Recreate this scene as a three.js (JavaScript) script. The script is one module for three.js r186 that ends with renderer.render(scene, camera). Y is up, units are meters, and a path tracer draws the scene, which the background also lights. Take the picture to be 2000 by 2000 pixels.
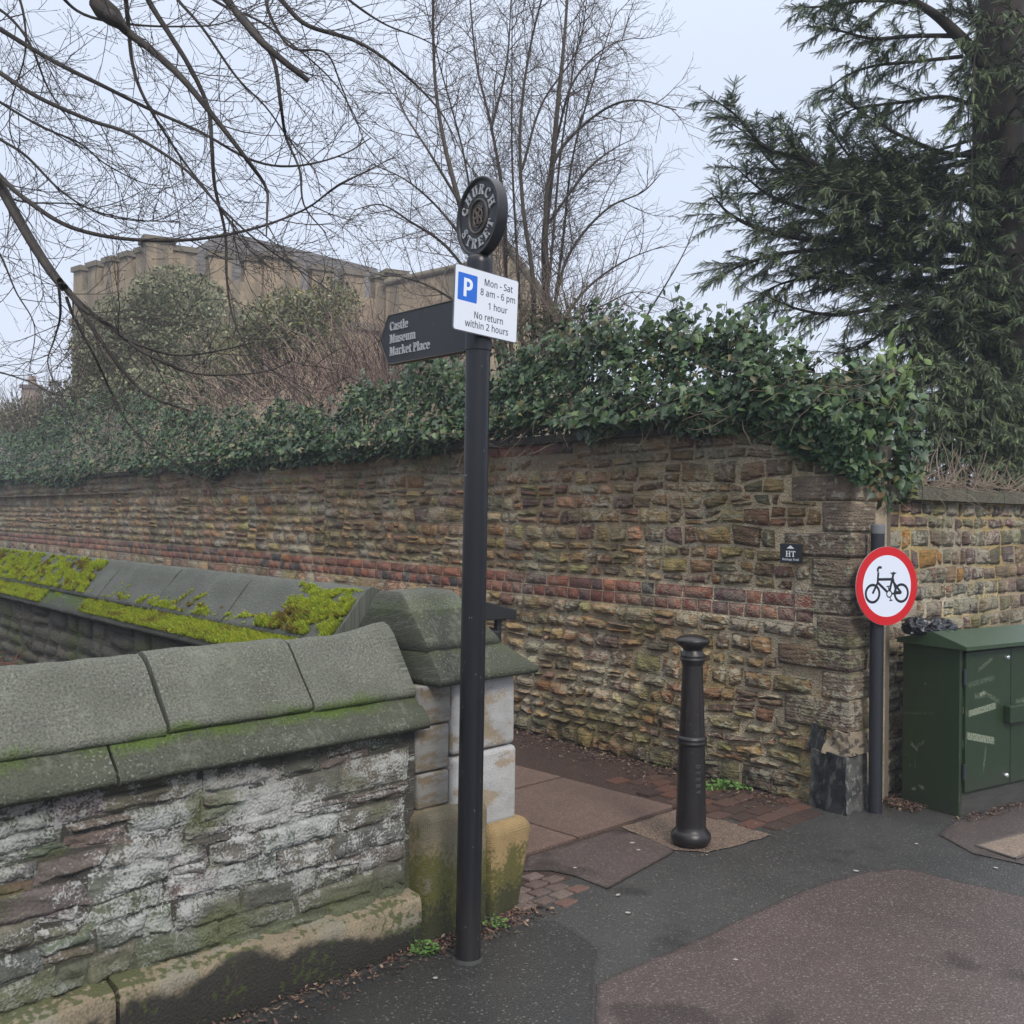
import * as THREE from 'three';
import { mergeGeometries } from 'three/addons/utils/BufferGeometryUtils.js';
import { RoundedBoxGeometry } from 'three/addons/geometries/RoundedBoxGeometry.js';
import { FontLoader } from 'three/addons/loaders/FontLoader.js';
import { TextGeometry } from 'three/addons/geometries/TextGeometry.js';

// ---------------------------------------------------------------- camera, sky, sun, exposure
const scene = new THREE.Scene();
const RAD = Math.PI / 180;
const camera = new THREE.PerspectiveCamera(53.13, 1, 0.1, 900);
camera.position.set(0, 1.6, 0);
camera.rotation.set(0.35 * RAD, 0, 0.7 * RAD, 'YXZ');
camera.updateMatrixWorld();
const renderer = new THREE.WebGLRenderer({ antialias: true });
renderer.toneMapping = THREE.LinearToneMapping;
renderer.toneMappingExposure = 1.4;
renderer.shadowMap.enabled = true;
renderer.shadowMap.type = THREE.PCFSoftShadowMap;

const sstep0 = (a, b, x) => { const t = Math.min(1, Math.max(0, (x - a) / (b - a))); return t * t * (3 - 2 * t); }, lerp0 = (a, b, t) => a + (b - a) * t;
// overcast sky: pale blue-grey, whiter at the horizon, lightening again towards the zenith
{
  const w = 64, h = 64, a = new Float32Array(w * h * 4);
  for (let j = 0; j < h; j++) {
    const el = (j + 0.5) / h * 180 - 90;
    const t = Math.max(0, el) / 90;
    const hz = Math.exp(-Math.max(0, el) / 9);
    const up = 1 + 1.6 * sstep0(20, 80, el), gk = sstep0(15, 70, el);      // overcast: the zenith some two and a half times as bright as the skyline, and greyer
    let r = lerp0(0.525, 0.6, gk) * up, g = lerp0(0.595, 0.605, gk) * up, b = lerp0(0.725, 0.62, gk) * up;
    r += (0.7 - r) * hz * 0.8; g += (0.74 - g) * hz * 0.8; b += (0.82 - b) * hz * 0.8;
    if (el < 0) { r = 0.2; g = 0.2; b = 0.2; }
    for (let i = 0; i < w; i++) a.set([r, g, b, 1], (j * w + i) * 4);
  }
  const t = new THREE.DataTexture(a, w, h, THREE.RGBAFormat, THREE.FloatType);
  t.mapping = THREE.EquirectangularReflectionMapping;
  t.minFilter = t.magFilter = THREE.LinearFilter; t.wrapS = THREE.RepeatWrapping;
  t.needsUpdate = true;
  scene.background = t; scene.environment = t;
}
const sun = new THREE.DirectionalLight(new THREE.Color(1.0, 0.94, 0.86), 1.5);
sun.position.set(6, 14, 9); sun.target.position.set(0, 0, -6);
sun.castShadow = true; sun.shadow.radius = 30; sun.shadow.mapSize.set(2048, 2048);
Object.assign(sun.shadow.camera, { left: -25, right: 25, top: 25, bottom: -25, near: 0.5, far: 80 });
scene.add(sun, sun.target);
scene.fog = new THREE.FogExp2(new THREE.Color(0.72, 0.78, 0.9), 0.003);

// ---------------------------------------------------------------- helpers
function mulberry(a) { return () => { a |= 0; a = a + 0x6D2B79F5 | 0; let t = Math.imul(a ^ a >>> 15, 1 | a); t = t + Math.imul(t ^ t >>> 7, 61 | t) ^ t; return ((t ^ t >>> 14) >>> 0) / 4294967296; }; }
const rnd = mulberry(20240611);
const rr = (a, b) => a + (b - a) * rnd();
const pick = (l) => l[Math.floor(rnd() * l.length)];
const clamp = (x, a = 0, b = 1) => x < a ? a : x > b ? b : x;
const sstep = (a, b, x) => { const t = clamp((x - a) / (b - a)); return t * t * (3 - 2 * t); };
const lerp = (a, b, t) => a + (b - a) * t;
const V = (x, y, z) => new THREE.Vector3(x, y, z);
const PERM = new Uint8Array(65536); { const r = mulberry(77); for (let i = 0; i < 65536; i++) PERM[i] = Math.floor(r() * 256); }
const hsh = (i, j) => PERM[(Math.imul(i, 73) + Math.imul(j, 12289) + Math.imul(i ^ j, 31)) & 65535];
const GX = new Float32Array(256), GY = new Float32Array(256); for (let i = 0; i < 256; i++) { GX[i] = Math.cos(i / 256 * 6.28318); GY[i] = Math.sin(i / 256 * 6.28318); }
function vn(x, y) {                                  // gradient noise 0..1
  const i = Math.floor(x), j = Math.floor(y), p = x - i, q = y - j, u = p * p * p * (p * (p * 6 - 15) + 10), v = q * q * q * (q * (q * 6 - 15) + 10);
  const h0 = hsh(i, j), h1 = hsh(i + 1, j), h2 = hsh(i, j + 1), h3 = hsh(i + 1, j + 1);
  const a = GX[h0] * p + GY[h0] * q, b = GX[h1] * (p - 1) + GY[h1] * q, c = GX[h2] * p + GY[h2] * (q - 1), d = GX[h3] * (p - 1) + GY[h3] * (q - 1);
  const r = 0.5 + 0.82 * (a + (b - a) * u + (c - a) * v + (a - b - c + d) * u * v); return r < 0 ? 0 : r > 1 ? 1 : r;
}
function fbm(x, y, o = 3) { let s = 0, a = 0.5, n = 0; for (let k = 0; k < o; k++) { s += a * vn(x, y); n += a; a *= 0.5; x = x * 2.03 + 17.3; y = y * 2.03 + 9.1; } return s / n; }
const n3 = (p, f) => (vn(p.x * f + p.z * f * 0.7, p.y * f + 31.7 + p.z * f * 0.31) + vn(p.z * f - 11.1, p.x * f * 0.6 + p.y * f * 0.8)) / 2;

function ray(px, py) { return V((px - 1000) / 2000, (1000 - py) / 2000, -1).applyQuaternion(camera.quaternion); }
// where a point seen in the 2000 x 2000 photograph stands on level ground, or at a distance in front of the viewer
function G(px, py, h = 0) { const d = ray(px, py), t = (h - 1.6) / d.y; return V(d.x * t, h, d.z * t); }
function D(px, py, z) { const d = ray(px, py), t = z / -d.z; return V(d.x * t, 1.6 + d.y * t, -z); }

const used = {};
function numbered(name) { const k = used[name] = (used[name] ?? -1) + 1; return k ? `${name}_${String(k).padStart(3, '0')}` : name; }
function thing(name, label, category, pos = [0, 0, 0], group, turn = 0) {
  const o = new THREE.Group(); o.name = numbered(name); o.position.set(...pos); o.rotation.y = turn;
  o.userData = { label, category }; if (group) o.userData.group = group; scene.add(o); return o;
}
function part(name, geo, mat, parent, label) {
  const m = new THREE.Mesh(geo, mat); m.name = name; m.castShadow = m.receiveShadow = true;
  if (label) m.userData.label = label; parent.add(m); return m;
}
function struct(name, geo, mat) { const m = geo ? new THREE.Mesh(geo, mat) : new THREE.Group(); m.name = numbered(name); m.castShadow = m.receiveShadow = true; m.userData.kind = 'structure'; scene.add(m); return m; }
const stuff = (m) => { m.userData.kind = 'stuff'; return m; };

const LUT = new Uint8Array(4097); for (let i = 0; i <= 4096; i++) { const x = i / 4096; LUT[i] = Math.round(255 * (x <= 0.0031308 ? x * 12.92 : 1.055 * Math.pow(x, 1 / 2.4) - 0.055)); }
const enc = (x) => LUT[clamp(x) * 4096 | 0];
// fn(x, y, o) fills o.r o.g o.b (linear) and o.h (height 0..1) for x, y in 0..1
function makeTex(w, h, fn, { repeat = false, bump = true } = {}) {
  const a = new Uint8Array(w * h * 4), b = bump ? new Uint8Array(w * h * 4) : null, o = { r: 0, g: 0, b: 0, h: 0.5 };
  for (let j = 0, k = 0; j < h; j++) for (let i = 0; i < w; i++, k += 4) {
    fn((i + 0.5) / w, (j + 0.5) / h, o, i, j);
    a[k] = enc(o.r); a[k + 1] = enc(o.g); a[k + 2] = enc(o.b); a[k + 3] = 255;
    if (b) { const q = clamp(o.h) * 255 | 0; b[k] = b[k + 1] = b[k + 2] = q; b[k + 3] = 255; }
  }
  const mk = (d, srgb) => { const t = new THREE.DataTexture(d, w, h); t.magFilter = t.minFilter = THREE.LinearFilter; if (srgb) t.colorSpace = THREE.SRGBColorSpace; if (repeat) t.wrapS = t.wrapT = THREE.RepeatWrapping; t.needsUpdate = true; return t; };
  return { map: mk(a, true), bumpMap: b ? mk(b, false) : null };
}
const std = (o) => new THREE.MeshStandardMaterial(o);
const lin = (r, g, b) => new THREE.Color().setRGB(r, g, b);
// box-projected uv in metres
function boxUV(g, k = 1) {
  if (!g.attributes.normal) g.computeVertexNormals();
  const p = g.attributes.position, n = g.attributes.normal, uv = new Float32Array(p.count * 2);
  for (let i = 0; i < p.count; i++) {
    const ax = Math.abs(n.getX(i)), ay = Math.abs(n.getY(i)), az = Math.abs(n.getZ(i));
    const [u, v] = ay >= ax && ay >= az ? [p.getX(i), p.getZ(i)] : ax >= az ? [p.getZ(i), p.getY(i)] : [p.getX(i), p.getY(i)];
    uv[i * 2] = u * k; uv[i * 2 + 1] = v * k;
  }
  g.setAttribute('uv', new THREE.BufferAttribute(uv, 2)); return g;
}
function strip(g) { for (const k of Object.keys(g.attributes)) if (!['position', 'normal', 'uv'].includes(k)) g.deleteAttribute(k); return g; }
function merge(list) { return mergeGeometries(list.map((g) => strip(g.index ? g.toNonIndexed() : g)), false); }
function geom(pos, idx, uv) {
  const g = new THREE.BufferGeometry(); g.setAttribute('position', new THREE.Float32BufferAttribute(pos, 3));
  if (uv) g.setAttribute('uv', new THREE.Float32BufferAttribute(uv, 2)); g.setIndex(idx); g.computeVertexNormals(); return g;
}
function polyGeo(pts, y) {                            // flat polygon on the ground, uv in metres
  const s = new THREE.Shape(pts.map((p) => new THREE.Vector2(p.x, -p.z))), g = new THREE.ShapeGeometry(s);
  g.rotateX(-Math.PI / 2); g.translate(0, y, 0); return boxUV(g);
}
// many tapered tubes in one geometry
class Tubes {
  constructor() { this.p = []; this.i = []; }
  add(pts, r0, r1, sides = 4, rf) {
    const n = pts.length, base = this.p.length / 3, t = V(), u = V(), w = V(), ref = V(0.31, 0.2, 0.93);
    for (let k = 0; k < n; k++) {
      t.subVectors(pts[Math.min(k + 1, n - 1)], pts[Math.max(k - 1, 0)]).normalize();
      u.crossVectors(t, ref); if (u.lengthSq() < 1e-4) u.set(1, 0, 0); u.normalize(); w.crossVectors(t, u);
      const r = rf ? rf(k / (n - 1)) : lerp(r0, r1, k / (n - 1));
      for (let s = 0; s < sides; s++) { const a = s / sides * 6.2832, c = Math.cos(a) * r, d = Math.sin(a) * r; this.p.push(pts[k].x + u.x * c + w.x * d, pts[k].y + u.y * c + w.y * d, pts[k].z + u.z * c + w.z * d); }
    }
    for (let k = 0; k < n - 1; k++) for (let s = 0; s < sides; s++) { const a = base + k * sides + s, b = base + k * sides + (s + 1) % sides; this.i.push(a, b, a + sides, b, b + sides, a + sides); }
    return this;
  }
  build() { const g = geom(this.p, this.i); return boxUV(g); }
}
// smooth curve through points, n samples
function curve(pts, n) { return new THREE.CatmullRomCurve3(pts, false, 'centripetal').getPoints(n); }
function inst(name, geo, mat, list, parent) {          // list of {m: Matrix4, c: Color}
  const im = new THREE.InstancedMesh(geo, mat, list.length); im.name = name; im.castShadow = im.receiveShadow = true;
  list.forEach((e, k) => { im.setMatrixAt(k, e.m); if (e.c) im.setColorAt(k, e.c); });
  im.userData.kind = 'stuff'; (parent ?? scene).add(im); return im;
}
const _q = new THREE.Quaternion(), _e = new THREE.Euler();
const xf = (p, q, s) => new THREE.Matrix4().compose(p, q, typeof s === 'number' ? V(s, s, s) : s);
const qFrom = (zAxis, yAxis) => { const z = zAxis.clone().normalize(), x = V().crossVectors(yAxis, z).normalize(), y = V().crossVectors(z, x); return new THREE.Quaternion().setFromRotationMatrix(new THREE.Matrix4().makeBasis(x, y, z)); };
const qRand = () => new THREE.Quaternion().setFromEuler(new THREE.Euler(rr(0, 6.28), rr(0, 6.28), rr(0, 6.28)));

// ---------------------------------------------------------------- ground and paving
const vnp = (x, y, n, sd) => { const i = Math.floor(x), j = Math.floor(y); let u = x - i, v = y - j; u = u * u * (3 - 2 * u); v = v * v * (3 - 2 * v); const m = (k) => ((k % n) + n) % n, a = hsh(m(i) + sd, m(j)), b = hsh(m(i + 1) + sd, m(j)), c = hsh(m(i) + sd, m(j + 1)), d = hsh(m(i + 1) + sd, m(j + 1)); return (a + (b - a) * u + (c - a) * v + (a - b - c + d) * u * v) / 255; };
function tarTex(base, speck, seed, density, size = 512) {      // chippings in a binder; tiles without a seam
  const t = makeTex(size, size, (x, y, o) => {
    const X = x * size, Y = y * size, q = size / 1024, w = (f) => { const n = Math.round(f * q); return vnp(x * n, y * n, n, seed * 131 + f); };
    const g = hsh(Math.floor(X / 2) + seed * 7, Math.floor(Y / 2)) / 255, g2 = hsh(Math.floor(X / 3.3) + 99 + seed, Math.floor(Y / 3.3) + 7) / 255;
    const f = w(210), big = 0.86 + 0.16 * w(8) + 0.14 * w(24);
    const k = (0.55 + 0.9 * f * f + 0.25 * g) * big;
    o.r = base[0] * k; o.g = base[1] * k; o.b = base[2] * k; o.h = 0.25 + 0.5 * f + 0.15 * g;
    if (g2 > 1 - density) { const t = (0.4 + 0.6 * g) * (f > 0.35 ? 1 : 0.4); o.r = lerp(o.r, speck[0], t); o.g = lerp(o.g, speck[1], t); o.b = lerp(o.b, speck[2], t); o.h += 0.2; }
  }, { repeat: true });
  t.q = 1024 / size; return t;
}
const groundMat = (t, rough, bs = 0.0035, rep = 1 / 1.6) => { for (const k of [t.map, t.bumpMap]) k.repeat.set(rep * t.q, rep * t.q); return std({ map: t.map, bumpMap: t.bumpMap, bumpScale: bs, roughness: rough }); };
const M = {};
M.aggregate = groundMat(tarTex([0.115, 0.078, 0.055], [0.3, 0.22, 0.16], 31, 0.3), 0.8, 0.008, 1 / 1.3);
M.soil = groundMat(tarTex([0.062, 0.036, 0.026], [0.16, 0.09, 0.05], 41, 0.12), 0.95, 0.02, 1 / 1.1);
M.grass = groundMat(tarTex([0.05, 0.06, 0.03], [0.09, 0.1, 0.05], 43, 0.1), 0.95, 0.02, 1 / 2);

{ // the ground: one sheet out to the horizon
  const g = new THREE.PlaneGeometry(700, 700, 8, 8); g.rotateX(-Math.PI / 2); g.translate(0, -0.006, -100);
  struct('ground', boxUV(g), M.grass);
}
// pavement along the street: one weathered surface texture in world metres, two kinds of tarmac with worn joins
const P2 = (list, h = 0) => list.map(([x, y]) => G(x, y, h));
const RED = [[...P2([[1163, 2000], [1166, 1925], [1200, 1906], [1290, 1868], [1400, 1820], [1518, 1764], [1600, 1730], [1694, 1704], [1766, 1697], [1849, 1717], [2000, 1752]]), V(2.9, 0, -3.2), V(3.2, 0, 2), V(0.1, 0, 2), V(0.25, 0, -3.2)],
  P2([[1835, 1632], [1862, 1606], [1905, 1596], [2000, 1570], [2080, 1545], [2080, 1710], [2000, 1690], [1900, 1668]]),
  P2([[1034, 1674], [1205, 1622], [1320, 1648], [1312, 1668], [1250, 1702], [1186, 1737], [1125, 1713], [1075, 1702], [1020, 1702]])];
const DARKP = [...P2([[930, 1812], [1010, 1800], [1083, 1798], [1160, 1850], [1157, 1925], [1154, 2000]]), V(0.2, 0, -3.0), V(0.05, 0, 2), V(-4.5, 0, 1.5), V(-0.75, 0, -3.28), V(-0.3, 0, -3.78)];
function polyDist(poly, x, z) { let ins = false, m = 1e9; for (let i = 0, j = poly.length - 1; i < poly.length; j = i++) { const a = poly[i], b = poly[j]; if ((a.z > z) !== (b.z > z) && x < (b.x - a.x) * (z - a.z) / (b.z - a.z) + a.x) ins = !ins; const dx = b.x - a.x, dz = b.z - a.z, t = clamp(((x - a.x) * dx + (z - a.z) * dz) / (dx * dx + dz * dz)), d = (x - a.x - dx * t) ** 2 + (z - a.z - dz * t) ** 2; if (d < m) m = d; } return (ins ? -1 : 1) * Math.sqrt(m); }
const PV = { x0: -3, z1: 0.5, s: 7.5 };
const pvTex = makeTex(2048, 2048, (u, v, o) => {
  const x = PV.x0 + u * PV.s, z = PV.z1 - v * PV.s, big = fbm(x * 0.9, z * 0.9, 3), mid = fbm(x * 5 + 9, z * 5, 3), grain = vn(x * 150, z * 150), g1 = hsh(Math.floor(x * 270), Math.floor(z * 270)) / 255, wob = 0.03 * (mid - 0.5) + 0.015 * (fbm(x * 22, z * 22, 2) - 0.5);
  let red = 0, seam = 0, k = 1; RED.forEach((p, i) => { const d = polyDist(p, x, z) + wob; const r = sstep(0.022, -0.022, d) * (i === 1 ? 0.75 : 1); if (r > red) red = r; seam = Math.max(seam, 1 - Math.min(1, Math.abs(d) / 0.02)); });
  const dd = polyDist(DARKP, x, z) + wob; k *= 1 - 0.3 * sstep(0.02, -0.02, dd); seam = Math.max(seam, 0.8 * (1 - Math.min(1, Math.abs(dd) / 0.016)));
  const tone = (0.72 + 0.56 * big) * (0.86 + 0.28 * mid) * (0.5 + 0.55 * grain + 0.45 * g1) * k;
  o.r = lerp(0.05, 0.082, red) * tone; o.g = lerp(0.0492, 0.0605, red) * tone; o.b = lerp(0.047, 0.0555, red) * tone; o.h = 0.3 + 0.35 * grain + 0.25 * g1;
  const st = hsh(Math.floor(x * 200) + 31, Math.floor(z * 200) + 5) / 255; if (st > 0.972 - 0.05 * red) { const t = 0.35 + 0.5 * g1; o.r = lerp(o.r, 0.22, t); o.g = lerp(o.g, 0.2, t); o.b = lerp(o.b, 0.185, t); }
  const dark = 0.45 * seam * (0.5 + mid * 0.6) + 0.4 * sstep(0.6, 0.75, fbm(x * 2.3 + 40, z * 2.3, 3)); o.r *= 1 - dark; o.g *= 1 - dark; o.b *= 1 - dark; o.h -= 0.2 * seam;
  const cr = Math.abs(fbm(x * 1.7 + 3, z * 1.7 + 60, 4) - 0.5); if (cr < 0.0016 && big > 0.62) { o.r *= 0.75; o.g *= 0.75; o.b *= 0.75; o.h -= 0.15; }
}, { repeat: true });
M.pave = std({ map: pvTex.map, bumpMap: pvTex.bumpMap, bumpScale: 0.004, roughness: 0.44 });
function pvUV(g) { const p = g.attributes.position, uv = []; for (let i = 0; i < p.count; i++) uv.push((p.getX(i) - PV.x0) / PV.s, (PV.z1 - p.getZ(i)) / PV.s); g.setAttribute('uv', new THREE.Float32BufferAttribute(uv, 2)); return g; }
function sheet(name, pts, y, mat) { const g = polyGeo(pts, y); return struct(name, mat === M.pave ? pvUV(g) : g, mat); }
sheet('pavement', [V(-9, 0, 4), V(9, 0, 4), V(9, 0, -10.2), V(2.2, 0, -6.2), V(1.62, 0, -6.15), V(0.55, 0, -4.85), V(-0.16, 0, -4.1), V(-0.9, 0, -3.2), V(-9, 0, 3.5)], 0, M.pave);
sheet('lane_bed', [V(2.2, 0, -6.2), V(-12, 0, -23), V(-15, 0, -21), V(-0.16, 0, -4.1), V(0.55, 0, -4.85), V(1.62, 0, -6.15)], -0.001, M.soil);
for (const p of RED) sheet('red_tarmac', p, 0.004, M.pave);
{ const a = P2([[1213, 1617], [1322, 1583], [1381, 1594], [1508, 1633], [1454, 1649], [1381, 1667], [1316, 1660]]), q = []; a.forEach((p, i) => { const b = a[(i + 1) % a.length]; for (let k = 0; k < 10; k++) { const t = p.clone().lerp(b, k / 10); t.x += 0.025 * (vn(t.x * 14, t.z * 14) - 0.5); t.z += 0.025 * (vn(t.x * 14 + 9, t.z * 14) - 0.5); q.push(t); } }); sheet('aggregate_paving', q, 0.005, M.aggregate); }

// concrete slabs up the lane, laid square to the joint that shows
{
  const slabTex = tarTex([0.145, 0.092, 0.072], [0.22, 0.145, 0.11], 51, 0.12);
  const mats = [1, 0.86, 0.94, 0.78].map((k) => { const m = groundMat(slabTex, 0.7, 0.004, 1 / 1.2); m.color.setScalar(k); return m; });
  const root = struct('lane_paving');
  const a = G(1130, 1640), e1 = V().subVectors(G(1322, 1579), a), e2 = V().subVectors(G(1036, 1604), a);   // along the front edge, and up the lane's left
  e1.y = e2.y = 0; const u = e1.clone().normalize(), w = V(u.z, 0, -u.x); if (w.z > 0) w.negate();
  const W = e1.length(), L = 0.86;
  root.position.copy(a);
  const q = Math.atan2(-u.z, u.x);
  for (let i = -2; i < 1; i++) for (let k = 0; k < 7; k++) {
    const off = 0, gp = 0.012;
    const c = u.clone().multiplyScalar((i + 0.5) * W + off).addScaledVector(w, (k + 0.5) * L);
    if (i === -2 && k < 1) continue;
    const g = new RoundedBoxGeometry(W - gp, 0.05, L - gp, 1, 0.004);
    const m = part('paving_slab', boxUV(g), mats[(i * 3 + k * 5 + 21) % 4], root);
    m.position.set(c.x, 0.0 - 0.012 + rr(-0.002, 0.003), c.z); m.rotation.set(rr(-0.004, 0.004), q, rr(-0.004, 0.004));
  }
}
// small paving bricks and setts, each its own block
function blocks(rootName, poly, dirU, bw, bl, mats, gap, top, partName, bond) {
  const root = struct(rootName);
  const c = poly.reduce((s, p) => s.add(p), V()).multiplyScalar(1 / poly.length); c.y = 0; root.position.copy(c);
  const u = dirU.clone().setY(0).normalize(), w = V(-u.z, 0, u.x), q = Math.atan2(-u.z, u.x);
  const inside = (p) => { let r = false; for (let i = 0, j = poly.length - 1; i < poly.length; j = i++) { const a = poly[i], b = poly[j]; if ((a.z > p.z) !== (b.z > p.z) && p.x < (b.x - a.x) * (p.z - a.z) / (b.z - a.z) + a.x) r = !r; } return r; };
  const vars = [0, 1, 2].map(() => { const g = new RoundedBoxGeometry(bl - gap, 0.05, bw - gap, 2, 0.008); const p = g.attributes.position; const s = rr(0, 50); for (let i = 0; i < p.count; i++) { p.setXYZ(i, p.getX(i) + (vn(p.getX(i) * 40 + s, p.getZ(i) * 40) - 0.5) * 0.008, p.getY(i) + (vn(p.getX(i) * 30 + s, p.getZ(i) * 30 + 5) - 0.5) * 0.008, p.getZ(i) + (vn(p.getX(i) * 40, p.getZ(i) * 40 + s) - 0.5) * 0.008); } g.computeVertexNormals(); return boxUV(g); });
  for (let j = -14; j < 15; j++) for (let i = -12; i < 13; i++) {
    const off = bond ? (j & 1) * bl / 2 : rr(-0.01, 0.01);
    const p = c.clone().addScaledVector(u, i * bl + off).addScaledVector(w, j * bw);
    if (!inside(p)) continue;
    const m = part(partName, pick(vars), pick(mats), root); m.position.set(p.x - c.x, top - 0.025 + rr(-0.005, 0.003), p.z - c.z); m.rotation.set(rr(-0.03, 0.03), q + rr(-0.03, 0.03), rr(-0.03, 0.03));
  }
}
{
  const bt = tarTex([0.09, 0.047, 0.033], [0.14, 0.085, 0.06], 61, 0.1);
  const mk = (r, g, b) => { const m = groundMat(bt, 0.8, 0.005, 2); m.color.setRGB(r, g, b); return m; };
  blocks('brick_paving', P2([[1190, 1524], [1300, 1490], [1420, 1540], [1560, 1552], [1600, 1585], [1512, 1630], [1378, 1590], [1326, 1578]]), V(0.72, 0, -0.69), 0.105, 0.16, [mk(1, 1, 1), mk(0.75, 0.7, 0.7), mk(0.6, 0.62, 0.6), mk(1.2, 1, 0.9), mk(0.5, 0.5, 0.5)], 0.014, 0.012, 'brick', true);
  const st = tarTex([0.16, 0.115, 0.095], [0.25, 0.19, 0.16], 67, 0.1);
  const mk2 = (r, g, b) => { const m = groundMat(st, 0.8, 0.006, 2); m.color.setRGB(r, g, b); return m; };
  blocks('sett_paving', P2([[1022, 1704], [1092, 1708], [1152, 1746], [1076, 1775], [994, 1781], [990, 1760]]), V(0.72, 0, -0.69), 0.075, 0.105, [mk2(1, 1, 1), mk2(1.15, 1.05, 0.95), mk2(0.8, 0.75, 0.75), mk2(0.9, 0.7, 0.65)], 0.012, 0.01, 'sett', true);
}
{ // inspection cover at the right edge
  const t = thing('manhole_cover', 'buff concrete inspection cover set in the red pavement at the right edge', 'manhole cover', [2.7, 0, -5.05]);
  const c = [G(1911, 1655), G(2000, 1631), G(2075, 1650), G(1985, 1680)].map((p) => p.sub(V(2.7, 0, -5.05)));
  const sh = new THREE.Shape(c.map((p) => new THREE.Vector2(p.x, -p.z))); const g = new THREE.ExtrudeGeometry(sh, { depth: 0.01, bevelEnabled: false }); g.rotateX(-Math.PI / 2);
  const m = groundMat(tarTex([0.2, 0.15, 0.115], [0.3, 0.24, 0.2], 71, 0.12), 0.8, 0.004, 1);
  part('cover_slab', boxUV(g), m, t);
  const f = new Tubes(); const cc = c.map((p) => V(p.x, 0.0085, p.z)); for (let i = 0; i < 4; i++) f.add([cc[i].clone().multiplyScalar(1.03), cc[(i + 1) % 4].clone().multiplyScalar(1.03)], 0.007, 0.007, 4);
  part('frame', f.build(), std({ color: lin(0.1, 0.085, 0.075), roughness: 0.7, metalness: 0.3 }), t);
}

// ---------------------------------------------------------------- stone walls
// irregular courses: returns stones as quads in wall coordinates (along, up)
function rubble(s0, s1, y0, y1, { hmin, hmax, wmin, wmax, gap = 0.014, wave = 0.025, split = 0.12, jit = 0.012, seed = 1, skip }) {
  const lev = [y0]; while (lev[lev.length - 1] < y1 - hmin) lev.push(lev[lev.length - 1] + rr(hmin, hmax));
  const sc = (y1 - y0) / (lev[lev.length - 1] - y0); for (let i = 0; i < lev.length; i++) lev[i] = y0 + (lev[i] - y0) * sc;
  const B = (i, s) => lev[i] + (i === 0 || i === lev.length - 1 ? 0 : (fbm(s * 1.1 + i * 7.7 + seed, i * 3.1, 2) - 0.5) * 2 * wave + (vn(s * 6 + i * 5, seed + i) - 0.5) * wave * 0.7);
  const out = [];
  const push = (a, b, c, d) => { const j = () => rr(-jit, jit); out.push({ q: [[a[0] + j(), a[1] + j() * 0.6], [b[0] + j(), b[1] + j() * 0.6], [c[0] + j(), c[1] + j() * 0.6], [d[0] + j(), d[1] + j() * 0.6]] }); if (rnd() < 0.35 && jit > 0.011) { const q = out[out.length - 1].q, w = b[0] - a[0], h = d[1] - a[1], c = Math.floor(rnd() * 4), f = rr(0.1, 0.28); q[c][0] += (c === 0 || c === 3 ? 1 : -1) * w * f * 0.6; q[c][1] += (c < 2 ? 1 : -1) * h * f * 0.8; } };
  for (let i = 0; i < lev.length - 1; i++) {
    let s = s0 - rr(0, wmin * 0.4); if (s < s0) s = s0;
    while (s < s1 - wmin * 0.4) {
      const h = lev[i + 1] - lev[i]; let w = rr(wmin, wmax) * (0.75 + 0.4 * h / hmax); if (rnd() < 0.15) w *= 0.6; if (s + w > s1 - wmin * 0.5) w = s1 - s;
      const a = s + gap / 2, b = s + w - gap / 2, g = gap / 2;
      if (!(skip && skip(s + w / 2, lev[i] + h / 2))) {
        const ba = B(i, a) + g, bb = B(i, b) + g, ta = B(i + 1, a) - g, tb = B(i + 1, b) - g;
        if (h > hmin * 1.25 && rnd() < split) { const t = rr(0.4, 0.6), ma = lerp(ba, ta, t), mb = lerp(bb, tb, t) + rr(-0.01, 0.01); push([a, ba], [b, bb], [b, mb - g * 0.7], [a, ma - g * 0.7]); push([a, ma + g * 0.7], [b, mb + g * 0.7], [b, tb], [a, ta]); }
        else push([a, ba], [b, bb], [b, tb], [a, ta]);
      }
      s += w;
    }
  }
  return out;
}
function leftHanded(frame) { const o = frame(0, 0.9, 0), t = frame(1, 0.9, 0).sub(o), d = frame(0, 0.9, 1).sub(o); return t.cross(V(0, 1, 0)).dot(d) < 0; }
function flipIf(yes, idx) { if (yes) for (let i = 0; i < idx.length; i += 3) { const k = idx[i + 1]; idx[i + 1] = idx[i + 2]; idx[i + 2] = k; } return idx; }
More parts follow.
